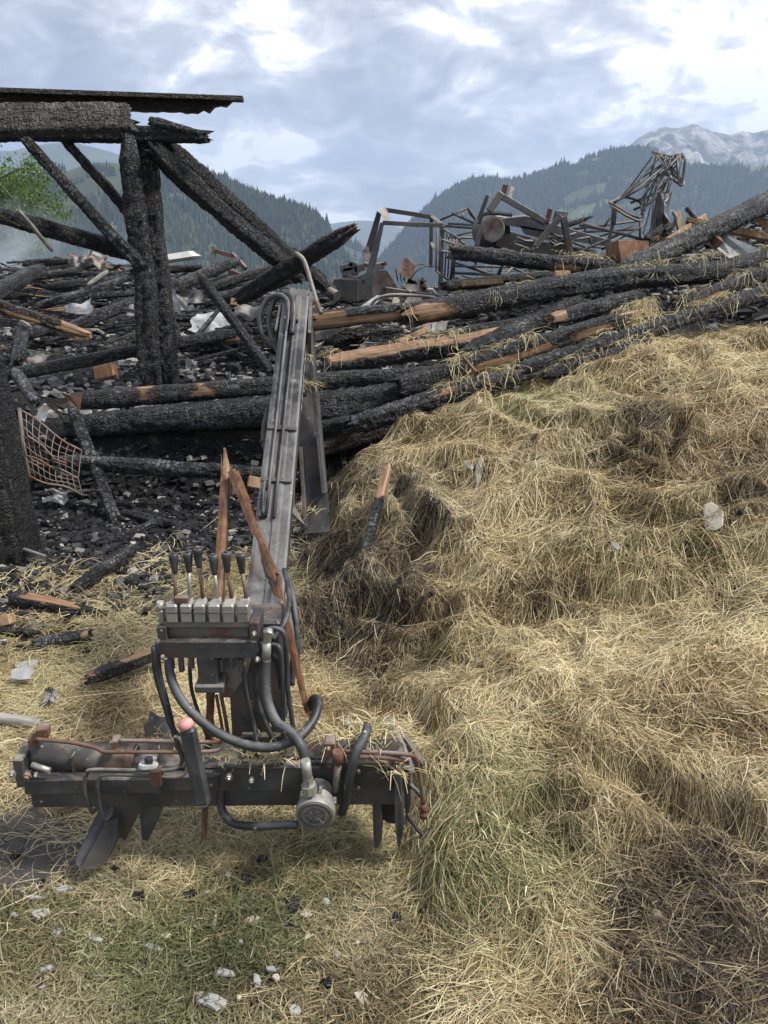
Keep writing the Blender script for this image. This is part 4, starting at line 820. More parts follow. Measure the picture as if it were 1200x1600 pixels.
# ---- rubble: ash flakes, coals, chips as one mass
def chips(name, xs, ys, size, mat_, label, seed, flat=.35, hoff=.0, attr=None, kindcat='debris'):
    rg = np.random.default_rng(seed); n = len(xs); zs = samp(Tz, xs, ys)+hoff
    cube = np.array([[-1, -1, -1], [1, -1, -1], [1, 1, -1], [-1, 1, -1], [-.8, -.7, 1], [.7, -.8, 1], [.8, .7, 1], [-.7, .8, 1]])*.5
    S = size*np.minimum(rg.lognormal(0, .5, n), 2.6)*np.clip(ys/3.2, .42, 1.6)**.8; dims = np.stack([S, S*rg.uniform(.4, 1, n), S*flat*rg.uniform(.4, 1.4, n)], -1)
    V = cube[None]*(1+rg.normal(0, .16, (n, 8, 3)))*dims[:, None]
    a = rg.uniform(0, 6.28, n); c, s = np.cos(a)[:, None], np.sin(a)[:, None]; x, y, z = V[..., 0].copy(), V[..., 1].copy(), V[..., 2].copy()
    tl = rg.normal(0, .45, n)[:, None]; y, z = y*np.cos(tl)-z*np.sin(tl), y*np.sin(tl)+z*np.cos(tl); x, y = x*c-y*s, x*s+y*c
    V = np.stack([x+xs[:, None], y+ys[:, None], z+zs[:, None]+dims[:, 2:3]*.4+rg.random(n)[:, None]*size*.5], -1).reshape(-1, 3)
    f = np.array([[0, 3, 2, 1], [4, 5, 6, 7], [0, 1, 5, 4], [1, 2, 6, 5], [2, 3, 7, 6], [3, 0, 4, 7]])
    Fc = (np.arange(n)*8)[:, None, None]+f[None]
    o = npmesh(name, V, Fc.reshape(-1, 4), mat_, dict(tint=np.repeat(rg.random(n), 8)))
    return tag(o, label, kind='stuff')
m, t, b = mat('rubble_mix', (.1, .1, .1), .85); v = objc(t, False)
c = ramp(t, A(t, 'tint'), [(0, (.010, .010, .012)), (.45, (.035, .037, .042)), (.56, (.14, .14, .148)), (.72, (.33, .33, .33)), (.93, (.60, .59, .57)), (1, (.30, .20, .13))])
t.nodes[-1].color_ramp.interpolation = 'LINEAR'
c = mixc(t, noise(t, v, 80, 3), c, (.04, .04, .045)); t.links.new(c, b.inputs['Base Color']); M['rubble'] = m; b.inputs['Specular IOR Level'].default_value = .2
def pf(X, Y):
    px, py = proj(X, Y, samp(Tz, X, Y)); n = fbm(X*2, Y*2, 3, 301)
    return np.clip(.35+1.4*n+.8*B(400, 560, 90, 50, px, py)+.5*B(160, 530, 120, 30, px, py), .05, 1)*(samp(step, X, Y) > .6)*(samp(hm, X, Y) < .5)*inview(X, Y)
rx, ry = scatter(26000, (-6, 5), (5.3, 13), pf, 21, 1.7); chips('rubble', rx, ry, .030, M['rubble'], 'ash, charcoal and broken tile rubble covering the barn floor', 31)
m, t, b = mat('coal_mix', (.1, .1, .1), .8, 0, .25); c = ramp(t, A(t, 'tint'), [(0, (.006, .006, .008)), (.78, (.024, .025, .03)), (.9, (.10, .10, .10)), (.97, (.30, .29, .27)), (1, (.42, .40, .36))]); t.links.new(c, b.inputs['Base Color']); M['coals'] = m
def pf2(X, Y):
    px, py = proj(X, Y, samp(Tz, X, Y)); n = fbm(X*3, Y*3, 3, 302)
    return np.clip(sstep(935, 850, py+40*n)+1.0*B(240, 880, 50, 35, px, py)+.7*B(40, 940, 90, 60, px, py)+.9*B(210, 860, 60, 50, px, py)+.004, 0, 1)*(samp(step, X, Y) < .8)*(samp(hm, X, Y) < .5)*inview(X, Y)
rx, ry = scatter(11000, (-4, 1.0), (1.3, 5.5), pf2, 22, 1.2); chips('charcoal_litter', rx, ry, .019, M['coals'], 'charcoal and ash litter along the foot of the ruin', 32)
def pf3(X, Y):
    px, py = proj(X, Y, samp(Tz, X, Y)); n = fbm(X*3, Y*3, 3, 303)
    k = B(735, 735, 22, 14, px, py)+B(680, 800, 28, 24, px, py)+B(1010, 745, 18, 10, px, py)+B(920, 716, 20, 6, px, py)+B(500, 860, 30, 30, px, py)+B(560, 940, 50, 30, px, py)+B(430, 885, 10, 10, px, py)*0+.5*B(1060, 1500, 90, 90, px, py)+B(400, 1385, 60, 25, px, py)*.4+.012
    return np.clip(k, 0, 1)*inview(X, Y)
rx, ry = scatter(1500, (-1.6, 4), (1.1, 5.4), pf3, 23, 1.2); chips('charcoal_litter', rx, ry, .013, M['coals'], 'small charcoal crumbs and ash lying in hollows of the hay and grass', 33, hoff=.012)
# ---- tangle of thin laths, split rafters and bent strips over the barn floor
def tangle(name, n, spots, mats_, label, seed, lr=(.25, 1.3), wr=(.018, .05)):
    rg = random.Random(seed); mb = MB()
    for _ in range(n):
        px, py, sx_, sy_ = rg.choice(spots); px += rg.gauss(0, sx_); py += rg.gauss(0, sy_); py = max(py, 405); Y = 8.0
        for _k in range(30):
            p = at(px, py, Y); hz_ = H(p.x, p.y); Y = min(13, max(5.5, Y+max(-.4, min(.4, (p.z-hz_)*1.2))))
        p = at(px, py, Y); p.z = H(p.x, p.y)+rg.uniform(.02, .2); a = rg.uniform(-.5, .9) if rg.random() < .7 else rg.uniform(0, 6.28); e_ = rg.gauss(.02, .16); l = rg.uniform(*lr)*rg.uniform(.5, 1); w_ = rg.uniform(*wr)
        d = Vector((math.cos(a)*math.cos(e_), math.sin(a)*math.cos(e_), math.sin(e_)))*l; q = p+d*.5+Vector((0, 0, rg.gauss(0, .02)))
        wv = 1.0 if rg.random() < .06 else 0.0
        mb.bar(p-d*.5, q-d*.25, w_, w_*rg.uniform(.5, 1), c0=wv).bar(q-d*.25, p+d*.5, w_*.9, w_*rg.uniform(.4, .9), c0=wv)
    mb.v = [(v[0]+rg.gauss(0, .004), v[1]+rg.gauss(0, .004), v[2]+rg.gauss(0, .004)) for v in mb.v]
    return tag(mb.build(name, mats_), label, kind='stuff')
SP_ = [(120, 430, 70, 14), (110, 470, 80, 18), (150, 520, 70, 20), (320, 440, 60, 14), (340, 490, 70, 24), (380, 540, 40, 20), (120, 410, 60, 6), (330, 415, 50, 8)]
SQ_ = [(600, 520, 60, 14), (560, 480, 40, 12), (720, 500, 60, 10), (840, 430, 80, 8), (560, 545, 40, 8)]
tangle('burnt_lath_debris', 520, SP_, M['char'], 'tangle of thin charred laths and split rafters over the left of the barn floor', 5)
tangle('ashen_lath_debris', 330, SP_+SQ_, M['palechar'], 'ash grey laths and sticks strewn among the fallen logs', 6, (.2, .9), (.015, .035))
tangle('bent_strip_debris', 200, SP_+SQ_*2, M['paleiron'], 'pale bent metal strips and rods scattered in the ruin', 7, (.15, .7), (.008, .03))
tangle('burnt_lath_debris', 90, SQ_, M['char'], 'thin charred sticks heaped between the right logs and the wrecks', 8)
# ---- stones and shards one by one
def shard(name, px, py, w_, h_, mat_, label, cat, ang=0.0, th_=.006, k=.12, grp=None, lift=.016):
    # stand on the surface below this spot
    Y = 2.0
    for _ in range(40):
        p = at(px, py, Y); hz_ = H(p.x, p.y); Y += max(-.3, min(.3, (p.z-hz_)/(.35+1/Y)*.6))
    p = at(px, py, Y); p.z = H(p.x, p.y)+lift; s = rad(2, p)
    W, D_ = w_*s*.92, h_*s*.92/max(.3, math.sin(math.atan2(CAMZ-p.z, Y)))
    r_ = random.Random(px*31+py); n = 8; pts = []
    for i in range(n):
        a = 2*math.pi*i/n+r_.uniform(-.25, .25); q = r_.uniform(.62, 1.1); x, y = math.cos(a)*W/2*q, math.sin(a)*D_/2*q
        pts.append((x*math.cos(ang)-y*math.sin(ang), x*math.sin(ang)+y*math.cos(ang)))
    gx_, gy_ = samp(DXz, p.x, p.y)/1, samp(DYz, p.x, p.y)
    tl = Vector((r_.uniform(-.12, .12)+float(gx_)*.8, r_.uniform(-.12, .12)+float(gy_)*.8, 0))
    th2 = max(th_, W*k*.55); vs = [Vector((x, y, th2*r_.uniform(.75, 1)+tl.x*x+tl.y*y)) for x, y in [(a*.86, b_*.86) for a, b_ in pts]]+[Vector((x, y, th2*.3+tl.x*x+tl.y*y)) for x, y in pts]+[Vector((x*.9, y*.9, -th2*.4+tl.x*x+tl.y*y)) for x, y in pts]
    vs.append(Vector((0, 0, th2)))
    fs = [(3*n, i, (i+1) % n) for i in range(n)]+[(n+i, n+(i+1) % n, (i+1) % n, i) for i in range(n)]+[(2*n+i, 2*n+(i+1) % n, n+(i+1) % n, n+i) for i in range(n)]+[tuple(2*n+i for i in reversed(range(n)))]
    return tag(MB().add([v+p for v in vs], fs).build(name, M[mat_], origin=p), label, cat, grp)
S_ = 'slate'; G_ = 'pale shards lying on the grass'
for (px, py, w_, h_, ang, mt_, lab) in [
 (331, 1573, 76, 26, -.45, S_, 'largest grey shard, lying at the bottom edge of the grass'),
 (350, 1529, 44, 16, -.3, S_, 'jagged grey shard just above the largest one'),
 (239, 1489, 36, 10, -.3, S_, 'flat pale oval shard in the greenest grass'),
 (261, 1471, 20, 9, .1, 'lime', 'small white chip above the flat oval shard'),
 (150, 1476, 34, 7, -.2, S_, 'thin grey shard left of the flat oval shard, below a cream chip'),
 (139, 1469, 14, 9, .3, 'lime', 'small cream chip touching the thin grey shard'),
 (74, 1522, 26, 11, .1, S_, 'grey shard left above the round yellowish stone'),
 (75, 1536, 15, 8, 0, 'lime', 'round yellowish stone low at the left of the grass'),
 (68, 1552, 13, 7, .4, S_, 'little grey chip under the round yellowish stone'),
 (66, 1436, 34, 20, .3, S_, 'broad pale slab at the left edge of the turf below the mud'),
 (24, 1438, 20, 9, -.3, S_, 'pale chip left of the broad pale slab'),
 (52, 1410, 38, 6, 0, S_, 'long thin sliver between the mud and the broad pale slab'),
 (101, 1397, 40, 11, .35, S_, 'elongated pale shard on the mud below the spade plate'),
 (90, 1466, 24, 14, .7, S_, 'tilted grey shard right below the broad pale slab'),
 (182, 1389, 16, 6, 0, 'lime', 'thin cream chip in the straw right of the spade plate'),
 (128, 1428, 14, 6, 0, S_, 'tiny grey chip between the mud and the turf'),
 (292, 1442, 20, 6, 0, S_, 'thin pale chip at the upper edge of the turf in the middle'),
 (336, 1449, 9, 24, 0, 'lime', 'narrow white shard pointing up out of the grass'),
 (394, 1446, 30, 15, .2, 'lime', 'cream shard left of the black charcoal block'),
 (480, 1436, 26, 13, -.1, 'lime', 'cream stone just right of the black charcoal block'),
 (481, 1470, 11, 19, -.2, 'lime', 'white upright chip below the cream stone'),
 (376, 1481, 9, 12, 0, S_, 'small grey chip in the grass under the cream shard'),
 (402, 1540, 14, 26, .3, S_, 'narrow grey shard standing right of the jagged one'),
 (425, 1523, 26, 9, -.3, S_, 'small pale shard, upper one of the pair right of the narrow shard'),
 (433, 1536, 18, 13, -.6, 'lime', 'small cream shard, lower one of the pair right of the narrow shard'),
 (374, 1568, 10, 8, 0, 'lime', 'yellow pebble right of the largest grey shard'),
 (564, 1568, 24, 27, .5, 'lime', 'rounded white shard at the bottom left of the dark charcoal lump'),
 (462, 1588, 30, 18, -.4, S_, 'grey shard cut by the bottom edge in the middle'),
 (528, 1502, 10, 16, .5, S_, 'slim grey chip halfway between the white upright chip and the hay'),
 (559, 1482, 9, 6, 0, 'lime', 'tiny white chip in the grass close to the hay'),
 (510, 1418, 18, 16, .4, S_, 'dull grey stone above the cream stone'),
 (357, 1374, 14, 15, .1, 'lime', 'pinkish grey chip in the straw below the loader'),
 (200, 1503, 12, 6, 0, 'lime', 'small whitish chip under the flat oval shard'),
 (194, 1583, 14, 8, 0, S_, 'small chip left of the largest grey shard at the bottom'),
 (44, 1044, 44, 18, .3, S_, 'broken pale plate corner lying near the left edge in straw'),
 (1113, 815, 36, 17, -.1, 'lime', 'large cream stone on the right side of the hay heap'),
 (960, 858, 14, 13, 0, S_, 'bluish white chip on the middle of the hay heap'),
 (733, 732, 12, 11, .4, S_, 'upper left chip of the four lying in the dark hollow of the hay'),
 (748, 740, 16, 12, 0, 'lime', 'upper right cream chip of the four in the dark hollow of the hay'),
 (745, 751, 9, 9, 0, S_, 'grey chip below the cream one in the dark hollow of the hay'),
 (721, 765, 14, 8, -.2, 'lime', 'lowest and leftmost chip of the four in the dark hollow of the hay'),
 (1012, 1317, 10, 13, 0, 'wood', 'little tan wood cube on the scorched lower hay'),
 (1026, 1437, 18, 16, .2, 'lime', 'cream stone in the blackened hay, left of two similar'),
 (1155, 1468, 17, 10, 0, 'lime', 'cream stone in the blackened hay near the right edge'),
 (1062, 1505, 14, 19, .2, 'lime', 'oval tan stone lowest in the blackened hay'),
 (782, 1563, 31, 13, 0, 'lime', 'flat tan stone at the foot of the hay by the bottom edge'),
 (820, 1592, 11, 14, .4, 'lime', 'white chip cut by the bottom edge under the hay'),
 (851, 1424, 10, 14, .3, 'lime', 'small cream chip on the green hay slope'),
 (15, 877, 14, 6, 0, S_, 'pale flake at the left edge beside the thick post foot')]:
    shard('stone_shard' if mt_ != 'wood' else 'wood_chip', px, py, w_, h_, mt_, lab, 'stone' if mt_ != 'wood' else 'wood chip', ang)
for (px, py, w_, h_, lab) in [
 (458, 1422, 34, 36, 'black cracked charcoal block lying in the grass below the hydraulic motor'),
 (452, 1452, 18, 20, 'smaller charcoal piece touching the lower end of the cracked block'),
 (218, 1408, 24, 16, 'black coal lump in the straw right of the spade plates'),
 (412, 1350, 26, 14, 'bluish black coal under the left side of the hydraulic motor'),
 (388, 1382, 24, 16, 'black coal lump above the charcoal block to its left'),
 (371, 1396, 14, 12, 'small coal lump left of the pair above the grass'),
 (300, 1405, 26, 12, 'flat coal lump in the straw under the loader column'),
 (181, 1366, 16, 12, 'round black lump beside the spade plate'),
 (554, 1428, 12, 9, 'tiny coal in the grass right of the cream stone'),
 (512, 1546, 24, 20, 'crumbly black coal near the bottom left of the hay'),
 (621, 1442, 18, 20, 'smooth blue black stone at the foot of the hay'),
 (1190, 1445, 20, 22, 'dark blue stone at the right edge in the blackened hay'),
 (78, 1086, 22, 12, 'black coal behind the curved metal shell'),
 (250, 870, 26, 14, 'dark coal lump left of the levers'),
 (186, 955, 30, 16, 'black flake off the tip of the half burnt board'),
 (228, 958, 26, 12, 'black flake between the half burnt board and the valve block')]:
    shard('charcoal_lump', px, py, w_, h_, 'coal', lab, 'charcoal', .3, .01, .22)
sheet('stone_slab', (248, 1134, 2.32), 40, 26, .2, 'dark grey slab leaning behind the loader beam', 'steel', .03, .9, 15, 'slab')
# straw lying on the logs
def on_log(key, n, t0, t1, seed, dens=10, g=.2):
    A_, B_, r0, r1 = LOGREG[key]; rg = np.random.default_rng(seed)
    d = B_-A_
    def hf(X, Y):
        t_ = np.clip(((X-A_.x)*d.x+(Y-A_.y)*d.y)/(d.x**2+d.y**2), 0, 1); ax, ay, az = A_.x+t_*d.x, A_.y+t_*d.y, A_.z+t_*d.z
        r = r0+(r1-r0)*t_; q = np.hypot(X-ax, Y-ay); return np.maximum(az+np.where(q < r, np.sqrt(np.maximum(r*r-q*q, 0)), -(q-r)*.9), samp(Tz, X, Y))+.004
    t_ = t0+(t1-t0)*rg.random(n)**.9; r = r0; off = rg.normal(0, .38, n)*r; nx, ny = -d.y/math.hypot(d.x, d.y), d.x/math.hypot(d.x, d.y)
    cx_, cy_ = A_.x+t_*d.x+nx*off, A_.y+t_*d.y+ny*off
    return strands(cx_, cy_, rg.uniform(0, 6.28, n), dens, .085, .0034, .03, .04, .03, .6, .3, np.full(n, .75), np.clip(rg.normal(g+.12, .15, n), 0, 1), np.zeros(n), hf=hf, curl=.4, seed=seed)
parts = [on_log('R1', 70, .42, 1, 41), on_log('R7', 60, .2, 1, 42), on_log('R10', 34, 0, 1, 43), on_log('R4', 26, .15, .5, 44), on_log('R4', 30, .85, 1, 45), on_log('R5', 26, .5, 1, 46), on_log('R2', 16, .3, .75, 47), on_log('R2', 6, .0, .06, 48), on_log('R12', 16, .45, 1, 49), on_log('R11', 10, 0, .35, 50), on_log('R6', 16, 0, 1, 51), on_log('R1', 10, .0, .4, 52)]
V, Fc, at_ = join(parts); tag(npmesh('straw_on_logs', V, Fc, M['hay'], at_), 'tufts of loose straw caught on top of the charred logs', 'straw', kind='stuff')
# ================================================================ hydraulic loader in the foreground
lo = at(330, 1250, 1.85); lo.z = H(lo.x, lo.y)
ld = empty('hydraulic_loader', lo, 'grey three point hydraulic loader with six lever valve bank standing in straw before the ruin', 'hydraulic loader')
def P(x, y, Y=1.8): return at(x, y, Y)
def bx(mb, x0, y0, x1, y1, Y, dy, bev=.004, **k):
    a = at(x0, y0, Y); b = at(x1, y1, Y); c = Vector(((a.x+b.x)/2, Y+dy/2, (a.z+b.z)/2)); return mb.box(c, (abs(b.x-a.x), dy, abs(a.z-b.z)), None, 0, bev, **k)
def smooth(pts, n=6):
    "Catmull-Rom through the points"
    p = [Vector(q) for q in pts]; p = [p[0]*2-p[1]]+p+[p[-1]*2-p[-2]]; out = []
    for i in range(1, len(p)-2):
        for k in range(n):
            t = k/n; a, b, c, d = p[i-1:i+3]
            out.append(.5*((2*b)+(c-a)*t+(2*a-5*b+4*c-d)*t*t+(3*b-a-3*c+d)*t**3))
    return out+[p[-2]]
def hose(name, pts, wpx, mat_='rubber', par=None, n=10, wob=0.0):
    q = [at(*p) for p in pts]; r = rad(wpx, q[len(q)//2]); return MB().tube(smooth(q, 8), r, n).build(name, M[mat_], par or ld)
Yb = 1.80
# base beam: box section, lying left to right, slightly turned
def beam_pt(x, y, dy=0): return at(x, y, Yb+(x-300)*.00006+dy)
mb = MB()
for (x0, x1, yt, yb_, dY, dp) in ((60, 630, 1187, 1240, 0, .13), (200, 620, 1178, 1196, .012, .12)):
    a = beam_pt(x0, (yt+yb_)/2, dp/2+dY); b = beam_pt(x1, (yt+yb_)/2-4, dp/2+dY); h_ = (at(0, yt, Yb).z-at(0, yb_, Yb).z)
    mb.bar(a, b, dp, h_, bev=.006)
mb.build('base_beam', M['steel'], ld)
MB().bar(beam_pt(340, 1213, -.012), beam_pt(615, 1209, -.012), .02, .085, bev=.004).build('front_plate', M['steel'], ld)
MB().bar(beam_pt(470, 1196, -.016), beam_pt(640, 1192, -.016), .014, .028, bev=.003).build('rail', M['steel'], ld)
MB().bar(beam_pt(40, 1226, -.02), beam_pt(345, 1218, -.02), .03, .046, bev=.004).build('lower_rail', M['steel'], ld)
bx(MB(), 150, 1217, 250, 1241, Yb-.045, .03).build('bracket_plate', M['steel'], ld)
# turning cylinder on the left
MB().tube([beam_pt(48, 1180, .05), beam_pt(60, 1180, .05), beam_pt(205, 1187, .05), beam_pt(210, 1187, .05)], [rad(34, at(100, 1180, Yb)), rad(50, at(100, 1180, Yb)), rad(50, at(100, 1180, Yb)), rad(44, at(100, 1180, Yb))], 24).build('cylinder', M['oldpaint'], ld)
MB().disc(beam_pt(207, 1187, .05), (1, 0, 0), rad(51, at(100, 1180, Yb)), .02, 24).build('cylinder_ring', M['rust'], ld)
MB().tube([beam_pt(210, 1189, .05), beam_pt(248, 1190, .05)], rad(30, at(200, 1180, Yb)), 16).build('piston_rod', M['bright'], ld)
MB().tube([beam_pt(245, 1190, .06), beam_pt(300, 1192, .06)], rad(34, at(200, 1180, Yb)), 16).build('rod_eye', M['steel'], ld)
bx(MB(), 18, 1187, 42, 1232, Yb-.03, .07).build('end_bracket', M['steel'], ld)
MB().bar(P(36, 1190, Yb+.01), P(50, 1166, Yb+.06), .03, .05, bev=.004).build('end_bracket', M['steel'], ld)
for (x, y, s) in ((53, 1156, 14), (68, 1142, 18), (182, 1158, 13)):
    c_ = P(x, y, Yb+.01); MB().box(c_, (rad(s, c_)*2, .035, rad(s, c_)*2), Matrix.Rotation(.2, 3, 'Z'), 0, .003).build('port_block', M['rust'], ld)
def bolt(x, y, Y, s=9, m_='bright', par=None):
    c_ = at(x, y, Y); r = rad(s, c_); MB().disc(c_, (0, 1, .25), r, r*1.4, 6).disc(c_-Vector((0, .8*r, .1*r)), (0, 1, .25), r*.55, r*.8, 10).build('bolt', M[m_], par or ld)
bolt(57, 1210, Yb-.05, 9); bolt(44, 1211, Yb-.045, 15, 'rust'); bolt(358, 1214, Yb-.05, 11); bolt(393, 1219, Yb-.05, 10); bolt(20, 1208, Yb-.03, 12, 'alu')
MB().tube([P(50, 1195, Yb-.04), P(78, 1204, Yb-.05)], rad(9, P(50, 1195)), 10).build('greased_pin', M['greywood'] if False else M['alu'], ld)
for y_, pts in enumerate((
    [(56, 1155, Yb-.02), (110, 1160, Yb-.02), (148, 1168, Yb-.02), (162, 1174, Yb-.02), (200, 1175, Yb-.02), (300, 1175, Yb-.01), (340, 1172, Yb+.03), (348, 1162, Yb+.05)],
    [(186, 1157, Yb), (240, 1158, Yb), (300, 1159, Yb), (346, 1160, Yb+.05)],
    [(135, 1210, Yb-.06), (145, 1203, Yb-.06), (220, 1204, Yb-.06), (265, 1203, Yb-.06), (282, 1195, Yb-.05), (284, 1182, Yb-.05), (276, 1160, Yb-.05), (274, 1150, Yb-.05)],
    [(152, 1228, Yb-.06), (156, 1214, Yb-.06), (170, 1210, Yb-.06), (230, 1212, Yb-.065), (278, 1214, Yb-.06), (291, 1200, Yb-.05), (288, 1170, Yb-.05), (278, 1152, Yb-.05)],
    [(134, 1208, Yb-.06), (132, 1235, Yb-.06), (140, 1258, Yb-.05), (144, 1268, Yb-.04), (152, 1262, Yb-.02)],
    [(152, 1226, Yb-.06), (156, 1260, Yb-.06), (163, 1280, Yb-.05), (172, 1274, Yb-.04), (176, 1260, Yb-.03)])):
    hose('pipe', pts, 6.5, 'rust' if y_ < 2 else 'steel')
for x0 in (232, 240): pass
bx(MB(), 232, 1205, 252, 1231, Yb-.08, .03).build('pipe_clamp', M['rust'], ld)
c_ = P(232, 1196, Yb-.055); MB().disc(c_, (0, .4, 1), rad(30, c_), .012, 18).build('white_washer', M['white'], ld); MB().disc(c_+Vector((.002, 0, .014)), (0, .3, 1), rad(13, c_), .02, 12).build('knob', M['plastic'], ld)
M['darkfoot'] = metal_mat('earth_stained_steel', (.035, .034, .032), .3, .7, .1, dust=.25, dustc=(.14, .12, .10))
# spades and feet under the beam
def plate(name, pts, nrm, th_, mat_='steel', par=None): return MB().prism([at(*p) for p in pts], nrm, th_).build(name, M[mat_], par or ld)
plate('spade', [(176, 1238, Yb), (224, 1240, Yb), (222, 1262, Yb), (196, 1314, Yb-.01), (187, 1308, Yb-.01)], (0, 1, 0), .03)
plate('spade', [(228, 1240, Yb+.01), (263, 1240, Yb+.01), (250, 1275, Yb), (231, 1314, Yb), (222, 1312, Yb), (217, 1262, Yb)], (0, 1, 0), .03)
MB().prism([P(158, 1258, Yb+.02), P(176, 1250, Yb+.02), P(180, 1268, Yb+.0), P(150, 1330, Yb-.06), P(134, 1352, Yb-.09), P(119, 1352, Yb-.09), P(121, 1336, Yb-.07)], (.2, 1, .2), .022).build('support_foot', M['rubber'], ld)
MB().prism([P(166, 1284, Yb-.03), P(184, 1278, Yb-.02), P(184, 1310, Yb-.05), P(166, 1346, Yb-.09), P(146, 1358, Yb-.11), P(126, 1358, Yb-.11), P(130, 1346, Yb-.10)], (.3, 1, .2), .03).build('support_foot', M['darkfoot'], ld)
# right end: top cover, side plates, spikes, stabiliser
plate('end_cover', [(506, 1158, Yb-.0), (620, 1154, Yb-.0), (628, 1192, Yb-.02), (510, 1192, Yb-.02)], (0, 0, -1), .01)
MB().prism([P(622, 1178, Yb-.04), P(628, 1178, Yb+.16), P(622, 1142, Yb+.25), P(600, 1128, Yb+.25)], (1, 0, .1), .014).build('side_plate', M['steel'], ld)
MB().prism([P(600, 1120, Yb+.2), P(618, 1132, Yb+.2), P(660, 1195, Yb-.02), P(656, 1212, Yb-.02), P(630, 1200, Yb-.02)], (.2, 1, .1), .02).build('side_plate', M['steel'], ld)
plate('spike', [(616, 1192, Yb-.03), (625, 1192, Yb-.03), (628, 1300, Yb-.04), (623, 1330, Yb-.04), (618, 1300, Yb-.04)], (.2, 1, 0), .04, 'boom')
plate('spike', [(582, 1248, Yb+.02), (597, 1248, Yb+.02), (592, 1322, Yb), (586, 1326, Yb), (583, 1300, Yb)], (.3, 1, 0), .03, 'boom')
plate('spike', [(630, 1200, Yb+.02), (640, 1200, Yb+.02), (642, 1255, Yb+.02), (634, 1290, Yb+.02)], (.3, 1, 0), .03)
c_ = P(610, 1268, Yb+.06); MB().disc(c_, (.5, 1, 0), rad(38, c_), .02, 20).build('pivot_disc', M['boom'], ld)
for i, pts in enumerate(([(538, 1174, Yb-.04), (600, 1176, Yb-.045), (640, 1180, Yb-.05), (650, 1186, Yb-.05), (655, 1210, Yb-.04), (662, 1255, Yb-.03)], [(538, 1182, Yb-.05), (600, 1184, Yb-.05), (632, 1188, Yb-.05)],
          [(636, 1272, Yb), (648, 1290, Yb-.01), (668, 1315, Yb-.02)], [(640, 1225, Yb+.02), (655, 1240, Yb+.01), (662, 1252, Yb)])): hose('pipe', pts, 7, ('rust', 'rust', 'steel', 'steel')[i])
c_ = P(662, 1266, Yb-.03); MB().tube([c_+Vector((0, 0, .02)), c_-Vector((0, 0, .008))], rad(11, c_), 8).tube([c_-Vector((0, 0, .006)), c_-Vector((0, 0, .024))], rad(12, c_), 10).build('pipe_union', M['rust'], ld)
bx(MB(), 506, 1161, 524, 1185, Yb-.05, .04).build('union_block', M['rust'], ld); bolt(513, 1170, Yb-.06, 7, 'steel')
MB().tube([P(528, 1174, Yb-.06), P(528, 1192, Yb-.06)], rad(17, P(528, 1180)), 12).build('union_nut', M['rust'], ld)
MB().tube([P(529, 1190, Yb-.06), P(526, 1215, Yb-.06), P(524, 1236, Yb-.06)], [rad(12, P(528, 1180)), rad(11, P(528, 1180)), rad(9, P(528, 1180))], 12).build('pipe_stub', M['paleiron'], ld)
c_ = P(545, 1140, Yb+.12); MB().box(c_, (.05, .04, .05), Matrix.Rotation(.5, 3, 'Y'), 0, .005).build('lug', M['paleiron'], ld)
# hydraulic motor
mc = P(493, 1268, Yb-.10); ax = Vector((-.02, -1, -.12)).normalized(); r = rad(62, mc)
mo = MB().disc(mc+ax*.0, ax, r, .028, 28).disc(mc-ax*.025, ax, r*.9, .03, 28).disc(mc-ax*.06, ax, r*.7, .05, 20).build('hydraulic_motor', M['alu'], ld)
MB().disc(mc+ax*.0152, ax, r*.86, .004, 28, inner=r*.70).disc(mc+ax*.0152, ax, r*.5, .004, 28, inner=r*.40).build('motor_rim', M['bsteel'], mo)
for k in range(6):
    a = k*math.pi/3+.3; q = mc-ax*.02+Vector((math.cos(a), 0, math.sin(a)))*r*.98; MB().disc(q, ax, .0062, .02, 6).build('bolt', M['bright'], mo)
for k in range(5):
    a = k*math.pi*2/5+.5; q = mc+ax*.0155+Vector((math.cos(a), 0, math.sin(a)))*r*.60; MB().bar(mc+ax*.0155, q+ax*.0005, .006, .003).build('motor_rib', M['bsteel'], mo)
MB().tube([P(484, 1238, Yb-.10), P(482, 1226, Yb-.1)], rad(24, mc), 8, smooth=False).tube([P(482, 1226, Yb-.1), P(481, 1214, Yb-.1)], rad(17, mc), 6, smooth=False).tube([P(481, 1215, Yb-.1), P(477, 1188, Yb-.1)], rad(15, mc), 12).build('hose_fitting', M['alu'], ld)
# column and boom
YC = 1.92
mb = MB(); mb.bar(P(409, 1160, YC+.06), P(400, 955, YC+.05), .15, .12, up=(0, 1, 0), bev=.008); mb.build('column', M['steel'], ld)
bx(MB(), 375, 1150, 445, 1176, YC-.02, .18).build('column_foot', M['steel'], ld)
for x in (386, 400): bolt(x, 1172, YC-.06, 13, 'steel')
def boomc(y):     # centre of the boom's front face, and its place ahead
    ys = [462, 520, 600, 700, 800, 900, 960]; xs = [463, 456, 446, 437, 426, 417, 411]; Ys = [3.05, 2.96, 2.82, 2.63, 2.44, 2.26, 2.08]
    return at(np.interp(y, ys, xs), y, float(np.interp(y, ys, Ys)))
tp_, bt_ = boomc(462), boomc(960); bd = (tp_-bt_).normalized(); bxx = Vector((1, .12, 0)); bxx = (bxx-bd*bxx.dot(bd)).normalized(); byy = bd.cross(bxx)
if byy.y > 0: byy = -byy                                # byy points to the viewer
BL = (tp_-bt_).length; W_ = .108; D_ = .10
def bp(t, u, v): return bt_+bd*(BL*t)+bxx*u+byy*v       # t along, u across, v towards the viewer
mb = MB()
prof = [(-W_/2, 0), (-W_/2+.012, .004), (-.024, .004), (-.020, .0), (-.004, 0), (0, .004), (.018, .004), (.024, 0), (W_/2-.008, .002), (W_/2, 0), (W_/2, -D_), (-W_/2, -D_)]
